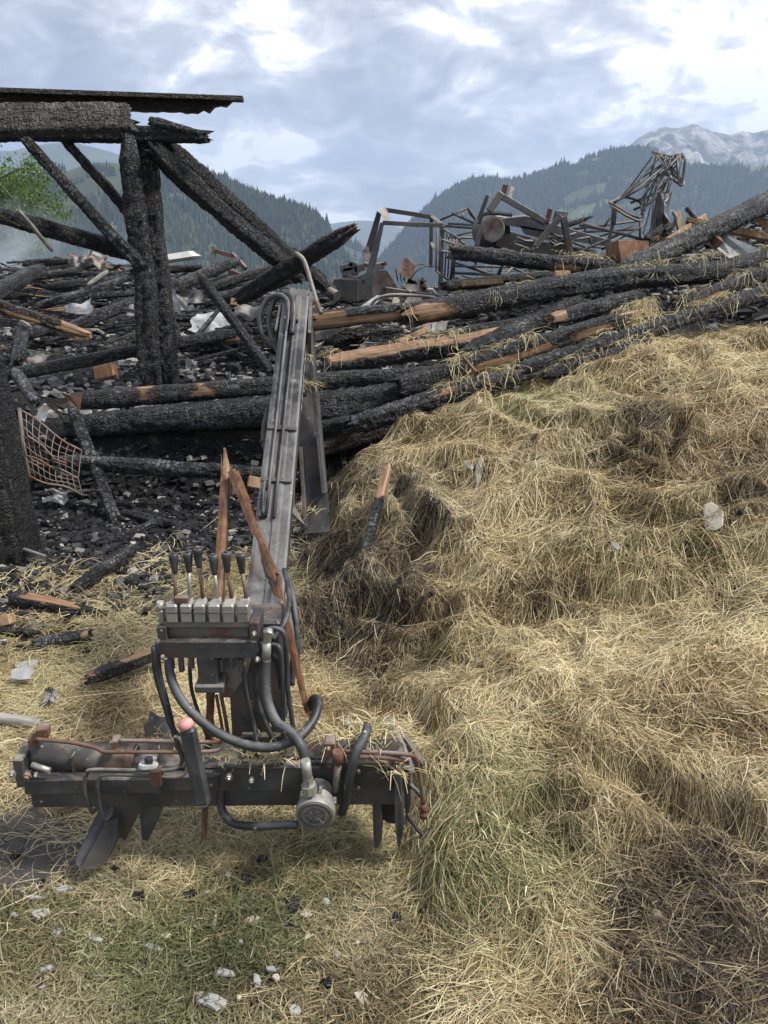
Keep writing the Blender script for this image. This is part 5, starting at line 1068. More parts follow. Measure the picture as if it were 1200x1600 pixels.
n_ = 26; npf = len(prof); vs = [bp(i/n_, u*(1.05-.15*i/n_), v_) for i in range(n_+1) for (u, v_) in prof]
fs = [(i*npf+k, i*npf+(k+1) % npf, (i+1)*npf+(k+1) % npf, (i+1)*npf+k) for i in range(n_) for k in range(npf)]
mb.add(vs, fs); mb.f += [tuple(reversed(range(npf)))]; mb.sm.append(False)
mb.build('boom', M['boom'], ld)
MB().add([bp(.99, -.03, -.005), bp(.99, .05, -.005), bp(1.03, .05, -.005), bp(1.03, -.025, -.005), bp(.99, -.03, -D_), bp(.99, .05, -D_), bp(1.03, .05, -D_), bp(1.03, -.025, -D_)], [(0, 1, 2, 3), (5, 4, 7, 6), (1, 5, 6, 2), (4, 0, 3, 7)]).build('boom_head', M['boom'], ld)
MB().prism([bp(.86, W_/2+.002, 0), bp(1.02, W_/2-.006, 0), bp(1.02, W_/2-.006, -.1), bp(.86, W_/2+.002, -.13)], bxx, .012).build('cheek_plate', M['boom'], ld)
MB().prism([bp(.86, -W_/2-.012, 0), bp(.97, -W_/2-.006, 0), bp(.97, -W_/2-.006, -.1), bp(.86, -W_/2-.012, -.1)], bxx, .008).build('cheek_plate', M['boom'], ld)
for u in (-.022, .004):
    MB().tube([bp(t, u, .010) for t in (.25, .4, .55, .7, .85, .93)], .0055, 8).build('boom_pipe', M['boom'], ld)
bc = bp(.90, -.008, .012); MB().box(bc, (.052, .022, .028), Matrix((bxx, byy, bd)).transposed(), 0, .003).build('pipe_clamp', M['steel'], ld)
MB().box(bp(.285, -.036, .008), (.02, .02, .10), Matrix((bxx, byy, bd)).transposed(), 0, .004).tube(smooth([bp(.33, -.034, .0), bp(.34, -.036, .03), bp(.30, -.036, .034), bp(.25, -.03, .016)], 5), .006, 8).build('handle_bracket', M['boom'], ld)
MB().prism([bp(.41, W_/2*.98+.002, -.004), bp(.27, W_/2+.004, -.004), bp(.24, W_/2+.05, -.01), bp(.30, W_/2+.008, -.02)], byy, -.012).build('guard_plate', M['steel'], ld)
# worn sticker on the cheek of the boom, its print too worn to read
lb = MB().add([bp(.80, W_/2*.93+.0035, -.012), bp(.60, W_/2*.97+.0035, -.012), bp(.60, W_/2*.97+.0035, -.036), bp(.80, W_/2*.93+.0035, -.036)], [(0, 1, 2, 3)]).build('sticker', M['label'], ld)
for k in range(5): MB().bar(bp(.62+k*.035, W_/2*.97+.006, -.018), bp(.64+k*.035, W_/2*.97+.006, -.03), .010, .002).build('printed_mark', M['plastic'], lb)
# folded second arm behind, hanging down
A1, A2 = at(484, 585, 3.12), at(505, 822, 2.86); ad = (A1-A2).normalized()
mb = MB(); mb.bar(at(474, 560, 3.18), at(496, 832, 2.92), .10, .012, up=(0, 1, 0), bev=0)
mb.build('folded_arm', M['steel'], ld)
MB().bar(at(479, 470, 3.12), at(507, 770, 2.95), .016, .09, up=(0, 1, 0), bev=.003).build('arm_flange', M['boom'], ld)
MB().bar(at(484, 480, 3.3), at(512, 800, 3.0), .014, .012, up=(0, 1, 0)).bar(at(471, 700, 2.98), at(478, 826, 2.87), .014, .06, up=(0, 1, 0), bev=.003).build('arm_flange', M['steel'], ld)
MB().bar(at(468, 470, 3.14), at(474, 620, 3.05), .02, .06, up=(0, 1, 0), bev=.003).build('arm_flange', M['boom'], ld)
MB().tube([at(452, 600, 3.05), at(474, 595, 3.1)], .022, 12).tube([at(474, 470, 3.12), at(488, 470, 3.14)], .02, 12).build('hinge_pin', M['steel'], ld)
hose('cylinder_hose', [(418, 640, 2.9), (412, 668, 2.85), (411, 690, 2.82), (417, 712, 2.8)], 7, 'boom')
# hoses over the boom head
hose('hose', [(447, 575, 2.93), (436, 548, 2.98), (412, 525, 3.02), (405, 495, 3.05), (418, 468, 3.06), (436, 461, 3.04), (449, 470, 3.0), (450, 490, 2.95), (447, 520, 2.90)], 8, 'boom')
hose('hose', [(440, 560, 2.95), (425, 530, 3.02), (420, 498, 3.06), (430, 470, 3.08), (446, 459, 3.05), (457, 468, 3.0), (459, 490, 2.94), (456, 522, 2.88)], 8, 'boom')
# valve bank with six sections and six levers
YV = 1.86
bx(MB(), 262, 978, 390, 1008, YV, .06).build('valve_body', M['paleiron'], ld)  # paler iron puts the body's lit face into its colour
bx(MB(), 255, 972, 392, 981, YV-.012, .075, .002).build('valve_gasket', M['paleiron'], ld)
MB().prism([at(*p) for p in ((246, 1004, YV-.035), (400, 1004, YV-.035), (404, 1018, YV-.035), (396, 1028, YV-.035), (252, 1028, YV-.035), (246, 1018, YV-.035))], (0, 1, 0), .05).build('valve_bracket', M['steel'], ld)
bx(MB(), 244, 979, 262, 1006, YV-.02, .08).build('bracket_cheek', M['steel'], ld); bx(MB(), 388, 972, 406, 1010, YV-.025, .09).build('bracket_cheek', M['steel'], ld)
bolt(397, 990, YV-.035, 9); bolt(402, 1030, YV-.03, 9); bolt(254, 1027, YV-.045, 8, 'steel'); bolt(252, 986, YV-.03, 6, 'steel')
bx(MB(), 306, 1026, 342, 1074, YV-.03, .07, .008).build('bracket_stem', M['steel'], ld); bx(MB(), 303, 1072, 350, 1084, YV-.04, .09).build('bracket_foot', M['steel'], ld)
MB().prism([at(*p) for p in ((350, 1028, YV+.03), (392, 1028, YV+.03), (386, 1052, YV+.03), (360, 1090, YV+.03), (345, 1090, YV+.03))], (0, 1, 0), .02).build('gusset', M['paleiron'], ld)
for k in range(8):
    x = 268+k*15.5; c_ = at(x, 1034+(k % 2)*5, YV+.0); MB().tube([c_+Vector((0, 0, .02)), c_-Vector((0, 0, .018))], .0085, 8, smooth=False).build('port_nut', M['bsteel'], ld)
xs_ = [268, 290, 311, 334, 356, 379]
ktop = [(271, 866), (293, 864), (309, 857), (333, 868), (353, 864), (376, 866)]; kcol = ['rust', 'alu', 'rust', 'alu', 'rust', 'rust']
for i, x in enumerate(xs_):
    vsn = MB(); bx(vsn, x-10, 946, x+10, 974, YV-.02, .045, .004); vs_ = vsn.build('valve_section', M['alu'], ld)
    c_ = at(x, 944, YV+.003); MB().disc(c_, (0, .15, 1), .0155, .008, 14).build('section_cap', M['alu'], vs_)
    bx(MB(), x-9, 957, x+9, 959, YV-.0215, .01, 0).build('section_groove', M['bsteel'], vs_)
    kx, ky = ktop[i]; base = at(x+6, 938, YV+.02); top = at(kx+2, ky+26, YV+.03+.005*(i % 3))
    lv = MB().tube([base, base.lerp(top, .5)+Vector((.001, 0, 0)), top], .0052, 8).build('lever', M[kcol[i]], ld)
    MB().box(at(x+6, 939, YV+.02), (.02, .02, .016), None, 0, .002).build('lever_fork', M['rust' if i == 0 else 'alu'], lv)
    tt_ = at(kx, ky, YV+.035); dd = (tt_-top)
    MB().tube([top-dd*.12, top+dd*.1, top+dd*.75, tt_-dd*.02, tt_+dd*.04], [.0075, .0085, .0128, .0130, .0105], 14).build('lever_knob', M['plastic'], lv)
    MB().disc(tt_+dd*.07, dd, .0062, .004, 10).build('knob_cap', M['boom'], lv)
bx(MB(), 271, 934, 294, 944, YV-.01, .02, .002).build('lever_stop', M['rust'], ld)
bx(MB(), 246, 955, 256, 976, YV-.01, .03, .003).build('relief_valve', M['alu'], ld); MB().tube([at(250, 957, YV), at(250, 940, YV)], .0095, 10).build('relief_valve', M['alu'], ld)
# fittings and hoses around the valve
hose('hose', [(263, 1030, YV), (268, 1062, YV-.02), (288, 1100, YV-.05), (325, 1135, YV-.08), (372, 1160, YV-.10), (420, 1168, YV-.11), (462, 1155, YV-.09), (488, 1128, YV-.04), (498, 1098, YV+.02), (490, 1092, YV+.08), (484, 1108, YV+.12)], 15)
hose('hose', [(240, 1010, YV-.03), (244, 1055, YV-.03), (260, 1110, YV-.04), (268, 1135, YV-.05), (280, 1152, YV-.05)], 9)
hose('hose', [(246, 1000, YV-.03), (249, 1050, YV-.025), (263, 1105, YV-.035), (270, 1138, YV-.045), (272, 1150, YV-.045)], 8)
hose('hose', [(416, 1030, YV-.02), (415, 1060, YV-.03), (418, 1095, YV-.05), (432, 1128, YV-.08), (452, 1142, YV-.1), (470, 1165, YV-.13), (478, 1192, YV-.14)], 16)
MB().tube([at(416, 1003, YV-.02), at(416, 1032, YV-.02)], rad(15, at(416, 1003, YV)), 12).build('hose_ferrule', M['alu'], ld)
MB().tube([at(418, 986, YV-.02), at(417, 1004, YV-.02)], rad(14, at(416, 1003, YV)), 6, smooth=False).disc(at(420, 990, YV-.025), (0, 1, .2), .013, .02, 12).build('elbow_fitting', M['bright'], ld)
hose('hose', [(412, 985, YV+.0), (430, 982, YV-.01), (444, 992, YV-.01), (448, 1030, YV-.01), (450, 1080, YV-.02), (456, 1120, YV-.02), (458, 1150, YV-.02)], 8)
hose('hose', [(425, 1006, YV-.01), (437, 1014, YV-.02), (441, 1050, YV-.02), (442, 1100, YV-.02), (444, 1175, YV-.02), (450, 1184, YV-.04), (480, 1184, YV-.04), (506, 1184, YV-.04)], 7)
hose('hose', [(424, 1022, YV), (432, 1032, YV), (437, 1052, YV+.02), (440, 1075, YV+.03)], 9)
hose('hose', [(347, 1230, Yb+.0), (346, 1262, Yb-.02), (362, 1285, Yb-.04), (395, 1291, Yb-.07), (440, 1289, Yb-.09), (465, 1289, Yb-.095)], 13)
hose('hose', [(574, 1136, Yb+.02), (570, 1150, Yb-.03), (555, 1180, Yb-.06), (546, 1215, Yb-.06), (540, 1250, Yb-.05), (534, 1270, Yb-.03)], 15)
hose('hose', [(422, 842, 2.40), (430, 872, 2.32), (450, 905, 2.24), (460, 950, 2.15), (464, 1000, 2.10), (463, 1050, 2.08)], 10)
hose('hose', [(430, 898, 2.25), (444, 930, 2.18), (454, 975, 2.12), (458, 1020, 2.08), (456, 1070, 2.06)], 10, 'boom')
for (x, y, Y_) in ((442, 905, 2.24), (426, 900, 2.26)): MB().tube([at(x-2, y-10, Y_), at(x+2, y+8, Y_)], rad(13, at(x, y, Y_)), 10).build('hose_ferrule', M['rust'], ld)
MB().tube([at(421, 868, 2.29), at(426, 892, 2.26)], rad(11, at(420, 880, 2.3)), 8).build('hose_fitting', M['bright'], ld)
for (x, y) in ((415, 828), (420, 830), (413, 836)): bolt(x, y, 2.33, 6, 'plastic')
hose('thin_rod', [(325, 1084, YV), (328, 1110, YV+.01), (336, 1150, YV+.03)], 7, 'rust'); hose('thin_rod', [(345, 1084, YV), (352, 1120, YV+.01), (357, 1150, YV+.03)], 6, 'steel'); hose('thin_rod', [(338, 1086, YV), (345, 1125, YV+.01), (349, 1150, YV+.03)], 5, 'rust')
# lock lever with faded red cap
lk = MB().bar(at(293, 1136, Yb-.10), at(318, 1256, Yb-.12), .038, .03, up=(0, 1, 0), bev=.008)
lk.tube([at(318, 1254, Yb-.12), at(319, 1264, Yb-.12)], [.016, .004], 8)
lko = lk.build('lock_lever', M['plastic'], ld); c_ = at(290, 1130, Yb-.10)
MB().tube([c_+Vector((.002, 0, -.012)), c_+Vector((0, 0, -.004)), c_+Vector((-.001, 0, .006)), c_+Vector((-.002, 0, .011))], [.019, .021, .017, .006], 14).build('grip_cap', M['pink'], lko)
# broken wooden pole leaning through the loader
bpole = empty('broken_pole', at(340, 960, 2.2), 'long brown wooden pole snapped at its top, leaning through the loader', 'broken pole')
def splint(name, a, b, w0, w1, mat_, tip=.0):
    A_, B_ = at(*a), at(*b); n = 14; vs = []; d = (B_-A_).normalized(); x = Vector((0, -1, 0)).cross(d).normalized(); y = d.cross(x); r_ = random.Random(int(a[0]))
    for i in range(n+1):
        f_ = i/n; c = A_.lerp(B_, f_); w_ = rad(w0+(w1-w0)*f_, c)
        for (u, v_) in ((-1, -.7), (-.3, -1), (1, -.8), (.9, .6), (.2, .8), (-.9, .7)): vs.append(c+x*u*w_*r_.uniform(.9, 1.05)+y*v_*w_*r_.uniform(.9, 1.05)+d*(r_.uniform(-.02, .02) if i in (0, n) else 0))
    fs = [(i*6+k, i*6+(k+1) % 6, (i+1)*6+(k+1) % 6, (i+1)*6+k) for i in range(n) for k in range(6)]+[tuple(reversed(range(6))), tuple(range(n*6, n*6+6))]
    return MB().add(vs, fs).build(name, M[mat_], bpole)
splint('split_half', (353, 742, 2.50), (340, 950, 2.16), 15, 17, 'stain'); splint('split_half', (330, 1074, 1.95), (318, 1310, 1.82), 12, 9, 'stain')
splint('split_half', (366, 742, 2.46), (430, 905, 2.16), 15, 15, 'stain'); splint('split_half', (430, 905, 2.16), (482, 1118, 1.95), 15, 9, 'stain')
splint('splinter', (351, 702, 2.54), (355, 745, 2.49), 4, 12, 'wood'); splint('splinter', (346, 716, 2.53), (350, 752, 2.49), 2, 8, 'wood'); splint('splinter', (364, 738, 2.47), (371, 775, 2.43), 7, 13, 'wood')
# thin pipe on the ground at the left, bent pipe by the rafters, cut pipe
tag(MB().tube([at(-30, 846, 4.0), at(20, 852, 4.0), at(72, 870, 3.95)], .011, 8).build('iron_rod', M['bsteel'], origin=at(0, 850, 4)), 'thin grey iron rod lying at the foot of the thick left post', 'rod')
tag(MB().tube(smooth([at(462, 396, 6.2), at(474, 406, 6.15), at(483, 432, 6.1), at(494, 470, 6.0), at(502, 490, 5.95)], 5), .018, 10).build('bent_pipe', M['paleiron'], origin=at(480, 440, 6.1)), 'pale bent steel pipe hanging at the low end of the rafters', 'pipe')
tag(MB().tube([at(506, 452, 7.2), at(527, 463, 7.1)], rad(17, at(515, 457, 7.1)), 16).build('pipe_piece', M['steel'], origin=at(515, 457, 7.1)), 'short wide dark pipe lying under the low end of the rafters', 'pipe')
# ================================================================ wire basket at the left
M['basket'] = metal_mat('scorched_basket_wire', (.15, .125, .10), .5, .6, .2, dust=.3)
wb = empty('wire_basket', at(80, 760, 4.5), 'crushed pale wire mesh basket lying beside the thick left post', 'wire basket')
def mesh_panel(c4, nu, nv, r, Yc, bulge=.0):
    a, b, c, d = [at(*p) for p in c4]
    def pt(u, v): return (a*(1-u)+b*u)*(1-v)+(d*(1-u)+c*u)*v + Vector((0, -1, .3))*bulge*math.sin(math.pi*u)*math.sin(math.pi*v)+Vector((0, 0, .012))*math.sin(u*7+v*3)
    for i in range(nu+1): MB().tube([pt(i/nu, k/6) for k in range(7)], r, 5).build('wire', M['basket'], wb)
    for j in range(nv+1): MB().tube([pt(k/8, j/nv) for k in range(9)], r*(2.6 if j in (0, nv) else 1), 5).build('wire' if j not in (0, nv) else 'rim_wire', M['basket'], wb)
mesh_panel([(30, 640, 4.6), (128, 706, 4.7), (122, 748, 4.55), (40, 712, 4.45)], 9, 5, .0028, 4.5, .05)
mesh_panel([(40, 712, 4.45), (122, 748, 4.55), (128, 772, 4.5), (46, 744, 4.4)], 9, 3, .0028, 4.5, .02)
MB().tube([at(30, 638, 4.6), at(36, 690, 4.5), at(46, 748, 4.4)], .012, 8).build('rim_tube', M['basket'], wb)
MB().tube([at(42, 680, 4.5), at(66, 696, 4.5), at(86, 718, 4.5), at(104, 724, 4.5)], .006, 6).build('rim_wire', M['basket'], wb)
tag(MB().prism([at(94, 612, 5.05), at(110, 618, 5.0), at(128, 612, 5.0), at(124, 640, 4.98), at(112, 632, 4.98)], (0, 1, 0), .012).build('metal_bracket', M['rust'], origin=at(110, 620, 5)), 'rusty triangular iron bracket above the wire basket', 'bracket')
# ================================================================ wrecks behind
YT = 8.6
tr = empty('burnt_tractor', at(600, 480, YT), 'burnt out tractor wreck with bare cab roof frame behind the logs', 'tractor wreck')
def fl(name, pts, w_, mat_='bsteel', par=None, hgt=None):
    mb = MB()
    for p, q in zip(pts[:-1], pts[1:]): 
        A_, B_ = at(*p), at(*q); r = rad(w_, A_)*2; mb.bar(A_, B_, r, hgt or r, up=(0, 1, 0), bev=r*.1)
    return mb.build(name, M[mat_], par or tr)
def pl(name, pts, mat_='bsteel', par=None, th_=.02): return MB().prism([at(*p) for p in pts], (.1, 1, .1), th_).build(name, M[mat_], par or tr)
pl('roof_plate', [(592, 324, YT-.0), (603, 324, YT+.25), (610, 342, YT+.05), (599, 347, YT-.35)], 'paleiron')
pl('cab_pillar', [(589, 330, YT+.1), (595, 335, YT+.1), (583, 388, YT+.1), (576, 402, YT+.1), (566, 404, YT+.1)], 'steel', th_=.06)
pl('cab_pillar', [(594, 348, YT-.3), (600, 348, YT-.3), (584, 426, YT-.3), (571, 428, YT-.3)], 'bsteel', th_=.06)
pl('cab_panel', [(567, 390, YT), (575, 384, YT), (580, 412, YT-.1), (566, 420, YT-.1)], 'paleiron')
fl('roof_rail', [(603, 328, YT+.25), (674, 339, YT+.3)], 6.5, 'steel'); fl('roof_rail', [(598, 348, YT-.35), (650, 351, YT-.3), (692, 352, YT-.25)], 6.5, 'steel'); fl('roof_rail', [(674, 338, YT+.3), (692, 352, YT-.25)], 5, 'paleiron')
fl('cab_pillar', [(674, 340, YT+.3), (673, 418, YT+.3)], 5.5, 'steel'); fl('cab_pillar', [(691, 352, YT-.25), (688, 452, YT-.2)], 7.5, 'bsteel')
fl('grab_rail', [(674, 380, YT+.1), (678, 388, YT), (688, 396, YT-.2)], 4, 'paleiron')
MB().bar(at(552, 435, YT-.1), at(552, 470, YT-.1), .30, .34, up=(.5, 1, 0), bev=.01).build('engine_block', M['steel'], tr)
pl('side_panel', [(535, 423, YT), (555, 434, YT-.3), (554, 472, YT-.3), (534, 460, YT)], 'bsteel')
pl('side_panel', [(555, 434, YT-.3), (583, 422, YT-.32), (582, 462, YT-.32), (554, 472, YT-.3)], 'bsteel')
pl('side_panel', [(583, 422, YT-.32), (604, 422, YT-.2), (621, 449, YT-.1), (618, 462, YT-.1), (582, 462, YT-.32)], 'steel')
c_ = at(546, 452, YT-.24); MB().disc(c_, (-.8, -1, 0), .045, .012, 16, inner=.03).build('lamp_ring', M['paleiron'], tr); MB().disc(c_+Vector((.012, .016, 0)), (-.8, -1, 0), .032, .012, 14).build('lamp_hole', M['plastic'], tr)
c_ = at(568, 440, YT-.36); MB().disc(c_, (0, -1, 0), .022, .012, 12).build('lamp_hole', M['plastic'], tr)
for (x, y, s) in ((542, 418, .14), (552, 414, .1), (562, 419, .12), (574, 414, .08), (592, 416, .12), (600, 412, .07), (548, 424, .16)): MB().box(at(x, y, YT-.05), (s, .12, s*.6), Matrix.Rotation(random.uniform(-.4, .4), 3, 'Y'), 0, .01).build('engine_part', M[random.choice(['bsteel', 'rust', 'steel', 'paleiron'])], tr)
pl('rust_panel', [(620, 424, YT), (633, 402, YT+.1), (650, 415, YT), (640, 440, YT-.1)], 'rust')
for i in range(5): fl('lever_stick', [(622+i*5, 440, YT), (618+i*7, 420+i % 2*6, YT)], 2, 'steel')
def arcplate(name, c, r0_, a0, a1, wdt, axis_x, mat_):
    C_ = at(*c); r = rad(r0_, C_)*2; n = 10; vs = []; 
    for i in range(n+1):
        a = math.radians(a0+(a1-a0)*i/n)
        for k in (0, 1):
            for q in (1, .95): vs.append(C_+Vector((math.cos(a)*r*q, k*wdt, math.sin(a)*r*q)))
    fs = [];
    for i in range(n):
        b = i*4; fs += [(b, b+4, b+6, b+2), (b+1, b+3, b+7, b+5), (b, b+1, b+5, b+4), (b+2, b+6, b+7, b+3)]
    return MB().add(vs, fs, 0, False).build(name, M[mat_], tr)
arcplate('fender', (672, 448, YT-.1), 32, 60, 170, .28, 0, 'bsteel'); arcplate('fender', (656, 440, YT+.2), 26, 70, 175, .25, 0, 'steel')
pl('seat_pan', [(630, 446, YT-.2), (655, 436, YT-.1), (668, 452, YT-.1), (640, 456, YT-.3)], 'paleiron')
for i in range(16): MB().box(at(628+random.random()*38, 438+random.random()*16, YT-.15), (random.uniform(.03, .1), .06, random.uniform(.02, .06)), Matrix.Rotation(random.uniform(0, 3), 3, 'Y'), 0, 0).build('burnt_fragment', M[random.choice(['paleiron', 'rust', 'alu'])], tr)
fl('chassis', [(600, 455, YT-.3), (690, 468, YT-.1)], 14, 'steel'); fl('chassis', [(620, 462, YT-.2), (612, 500, YT-.6)], 12, 'steel')
pl('hood_panel', [(556, 484, YT-1.1), (588, 462, YT-.9), (600, 462, YT-.9), (574, 486, YT-1.15)], 'sheet'); hose('bent_tube', [(576, 482, YT-1.1), (588, 468, YT-1.1), (610, 461, YT-1.1), (650, 462, YT-1.1), (680, 465, YT-1.1)], 5, 'paleiron', tr)
pl('side_panel', [(640, 458, YT-.5), (660, 462, YT-.5), (655, 478, YT-.7), (632, 472, YT-.7)], 'steel')
wc = at(594, 511, 7.3); wh = MB().disc(wc, (-.2, -1, .12), .125, .09, 28).build('wheel_hub', M['bsteel'], tr); MB().disc(wc+Vector((-.01, -.05, 0)), (-.2, -1, .12), .055, .05, 20).build('hub_flange', M['rust'], wh); MB().disc(wc+Vector((-.015, -.08, 0)), (-.2, -1, .12), .026, .03, 16).build('hub_cap', M['paleiron'], wh)
for k in range(6): a = k*math.pi/3; MB().disc(wc+Vector((-.013+math.cos(a)*.04, -.078, math.sin(a)*.04)), (-.2, -1, .12), .007, .01, 6).build('wheel_nut', M['steel'], wh)
MB().tube([at(514, 538, 7.1), at(530, 530, 7.1), at(562, 508, 7.25)], [.05, .03, .034], 12).disc(at(547, 519, 7.18), at(562, 508, 7.25)-at(530, 530, 7.1), .05, .03, 12).disc(at(517, 536, 7.1), at(562, 508, 7.25)-at(530, 530, 7.1), .062, .05, 10).build('axle', M['steel'], tr)
for (nm, pts, mt_, lab) in (('metal_plate', [(557, 548, 6.6), (576, 526, 6.7), (584, 546, 6.6)], 'steel', 'dark triangular steel plate standing in front of the wheel hub'),
    ('metal_plate', [(676, 505, 6.9), (702, 492, 7.0), (694, 526, 6.8), (672, 528, 6.8)], 'bsteel', 'flat grey steel plate under the longest log'), ('metal_plate', [(660, 508, 6.9), (678, 503, 6.95), (674, 524, 6.8), (662, 522, 6.8)], 'steel', 'small dark plate left of the flat grey plate'),
    ('metal_plate', [(492, 522, 6.4), (538, 508, 6.6), (538, 516, 6.6), (492, 534, 6.4)], 'steel', 'long thin dark plate right behind the boom head')):
    tag(MB().prism([at(*p) for p in pts], (0, 1, .2), .015).build(nm, M[mt_], origin=at(*pts[0])), lab, 'metal plate')
tag(MB().tube(smooth([at(628, 512, 6.9), at(640, 524, 6.85), at(665, 532, 6.85), at(696, 528, 6.9)], 5), .032, 6).build('curved_rim', M['paleiron'], origin=at(640, 520, 6.9)), 'pale curved strip of steel lying below the longest log', 'steel strip')
# ---- hay machine: barred gate, tube frame, drum, arms
YG = 8.3
gt = empty('barred_gate', at(700, 440, YG), 'burnt barred metal gate right of the tractor cab', 'gate')
def gl(name, pts, w_, mat_='bsteel', par=None): return MB().tube([at(*p) for p in pts], rad(w_, at(*pts[0])), 6).build(name, M[mat_], par)
for i in range(7): gl('bar', [(683+i*5.2, 356+i*2.4, YG+.04*i), (681+i*4.6, 424+i*2.3, YG+.04*i)], 2.6, 'bsteel', gt)
for (a, b) in (((692, 358, YG), (720, 374, YG+.3)), ((690, 374, YG), (716, 384, YG+.3)), ((690, 392, YG), (714, 396, YG+.3)), ((682, 424, YG), (704, 440, YG+.3))): gl('rail', [a, b], 3.2, 'paleiron', gt)
gl('gate_post', [(718, 370, YG+.3), (703, 440, YG+.3)], 5, 'steel', gt)
yr = empty('tube_rake', at(760, 420, 8.9), 'collapsed thin tubular rake frame behind the barred gate', 'tube frame')
for (a, b, w_, mt_) in (((688, 344), (731, 325), 3, 'steel'), ((731, 325), (747, 350), 4, 'steel'), ((731, 325), (736, 336), 4, 'paleiron'), ((706, 333), (745, 351), 3, 'steel'), ((700, 349), (745, 352), 3, 'steel'), ((692, 353), (745, 357), 3, 'steel'),
    ((700, 372), (750, 358), 3, 'steel'), ((704, 371), (745, 372), 3, 'bsteel'), ((712, 372), (742, 392), 3, 'steel'), ((708, 409), (782, 434), 4, 'steel'), ((704, 426), (800, 431), 4, 'steel'), ((706, 416), (850, 418), 3, 'bsteel'), ((786, 412), (775, 438), 5, 'steel'),
    ((704, 440), (770, 433), 3, 'paleiron'), ((743, 408), (743, 420), 3, 'steel'), ((722, 340), (724, 332), 3, 'steel'), ((735, 392), (770, 380), 3, 'steel'), ((800, 418), (826, 430), 3, 'steel')): gl('tube', [(a[0], a[1], 8.9), (b[0], b[1], 9.0)], w_*1.15, mt_, yr)
fl('tube_beam', [(700, 446, 8.7), (860, 430, 8.8)], 15, 'steel', yr); gl('tube', [(778, 441, 8.0), (806, 413, 8.1)], 4, 'paleiron', yr)
YB = 8.4
bl = empty('baler_wreck', at(840, 400, YB), 'wrecked baler with pale round drum plate, steel arms and A frame on the skyline', 'machine wreck')
c_ = at(760, 362, YB+.3); MB().tube([c_+Vector((-.07, .1, 0)), c_+Vector((.0, .05, .01)), c_+Vector((.06, -.1, 0)), c_+Vector((.1, -.2, 0))], [.10, .19, .20, .14], 22).build('drum', M['rust'] if False else M['bsteel'], bl)
c_ = at(771, 359, YB-.1); MB().disc(c_, (-.6, -1, .1), .12, .02, 22).build('drum_plate', M['paleiron'], bl)
for (nm, pts, th_, mt_) in (('trough', [(778, 343), (822, 338), (870, 352), (955, 376), (968, 388), (900, 378), (850, 362), (790, 352)], .3, 'bsteel'), ('trough', [(776, 372), (800, 365), (860, 382), (935, 394), (905, 402), (836, 400), (776, 384)], .25, 'steel'),
    ('trough_side', [(812, 352), (852, 360), (900, 378), (886, 384), (820, 366)], .2, 'steel'), ('trough_lip', [(776, 345), (782, 343), (784, 358), (776, 358)], .1, 'bsteel')): pl(nm, [(x, y, YB) for x, y in pts], mt_, bl, th_)
fl('arm', [(764, 330, YB), (784, 301, YB)], 11, 'paleiron', bl); fl('arm', [(781, 305, YB), (815, 325, YB), (852, 347, YB)], 9, 'bsteel', bl); fl('arm_lug', [(790, 288, YB), (786, 305, YB)], 8, 'rust', bl); fl('arm_lug', [(800, 294, YB+.1), (795, 312, YB)], 7, 'steel', bl)
fl('arm', [(762, 305, YB), (748, 342, YB)], 6, 'steel', bl); fl('a_frame_leg', [(877, 337, YB-.4), (836, 386, YB-.4)], 9, 'bsteel', bl); fl('a_frame_leg', [(880, 338, YB-.4), (891, 398, YB-.4)], 10, 'steel', bl); fl('a_frame_head', [(870, 333, YB-.4), (887, 335, YB-.4)], 7, 'bsteel', bl)
fl('arm_lug', [(860, 326, YB), (854, 348, YB)], 7, 'rust', bl); fl('arm_lug', [(870, 330, YB), (864, 350, YB)], 5, 'steel', bl)
hose('drum_rim', [(748, 350, YB), (754, 336, YB), (772, 333, YB), (800, 336, YB)], 6, 'steel', bl)
hose('drum_rim', [(744, 386, YB), (748, 370, YB), (756, 352, YB)], 8, 'bsteel', bl)
for a, b in (((910, 349), (1006, 375)), ((896, 397), (968, 366)), ((880, 401), (922, 398))): gl('light_rod', [(*a, YB-.5), (*b, YB-.5)], 4.5, 'paleiron', bl)
for a, b in (((890, 359), (1000, 345)), ((890, 364), (1000, 358)), ((1000, 343), (1000, 374)), ((930, 372), (990, 352)), ((914, 344), (914, 372)), ((905, 352), (995, 370)), ((940, 390), (1005, 352))): gl('frame_tube', [(*a, YB+.2), (*b, YB+.2)], 3.4, 'steel', bl)
for i in range(10):
    x = 800+random.random()*110; y = 360+random.random()*30; gl('bent_tube', [(x, y, YB-.2), (x+random.uniform(8, 22), y+random.uniform(-8, 8), YB-.1), (x+random.uniform(20, 44), y+random.uniform(-8, 12), YB)], 3.5, random.choice(['steel', 'paleiron', 'bsteel']), bl)
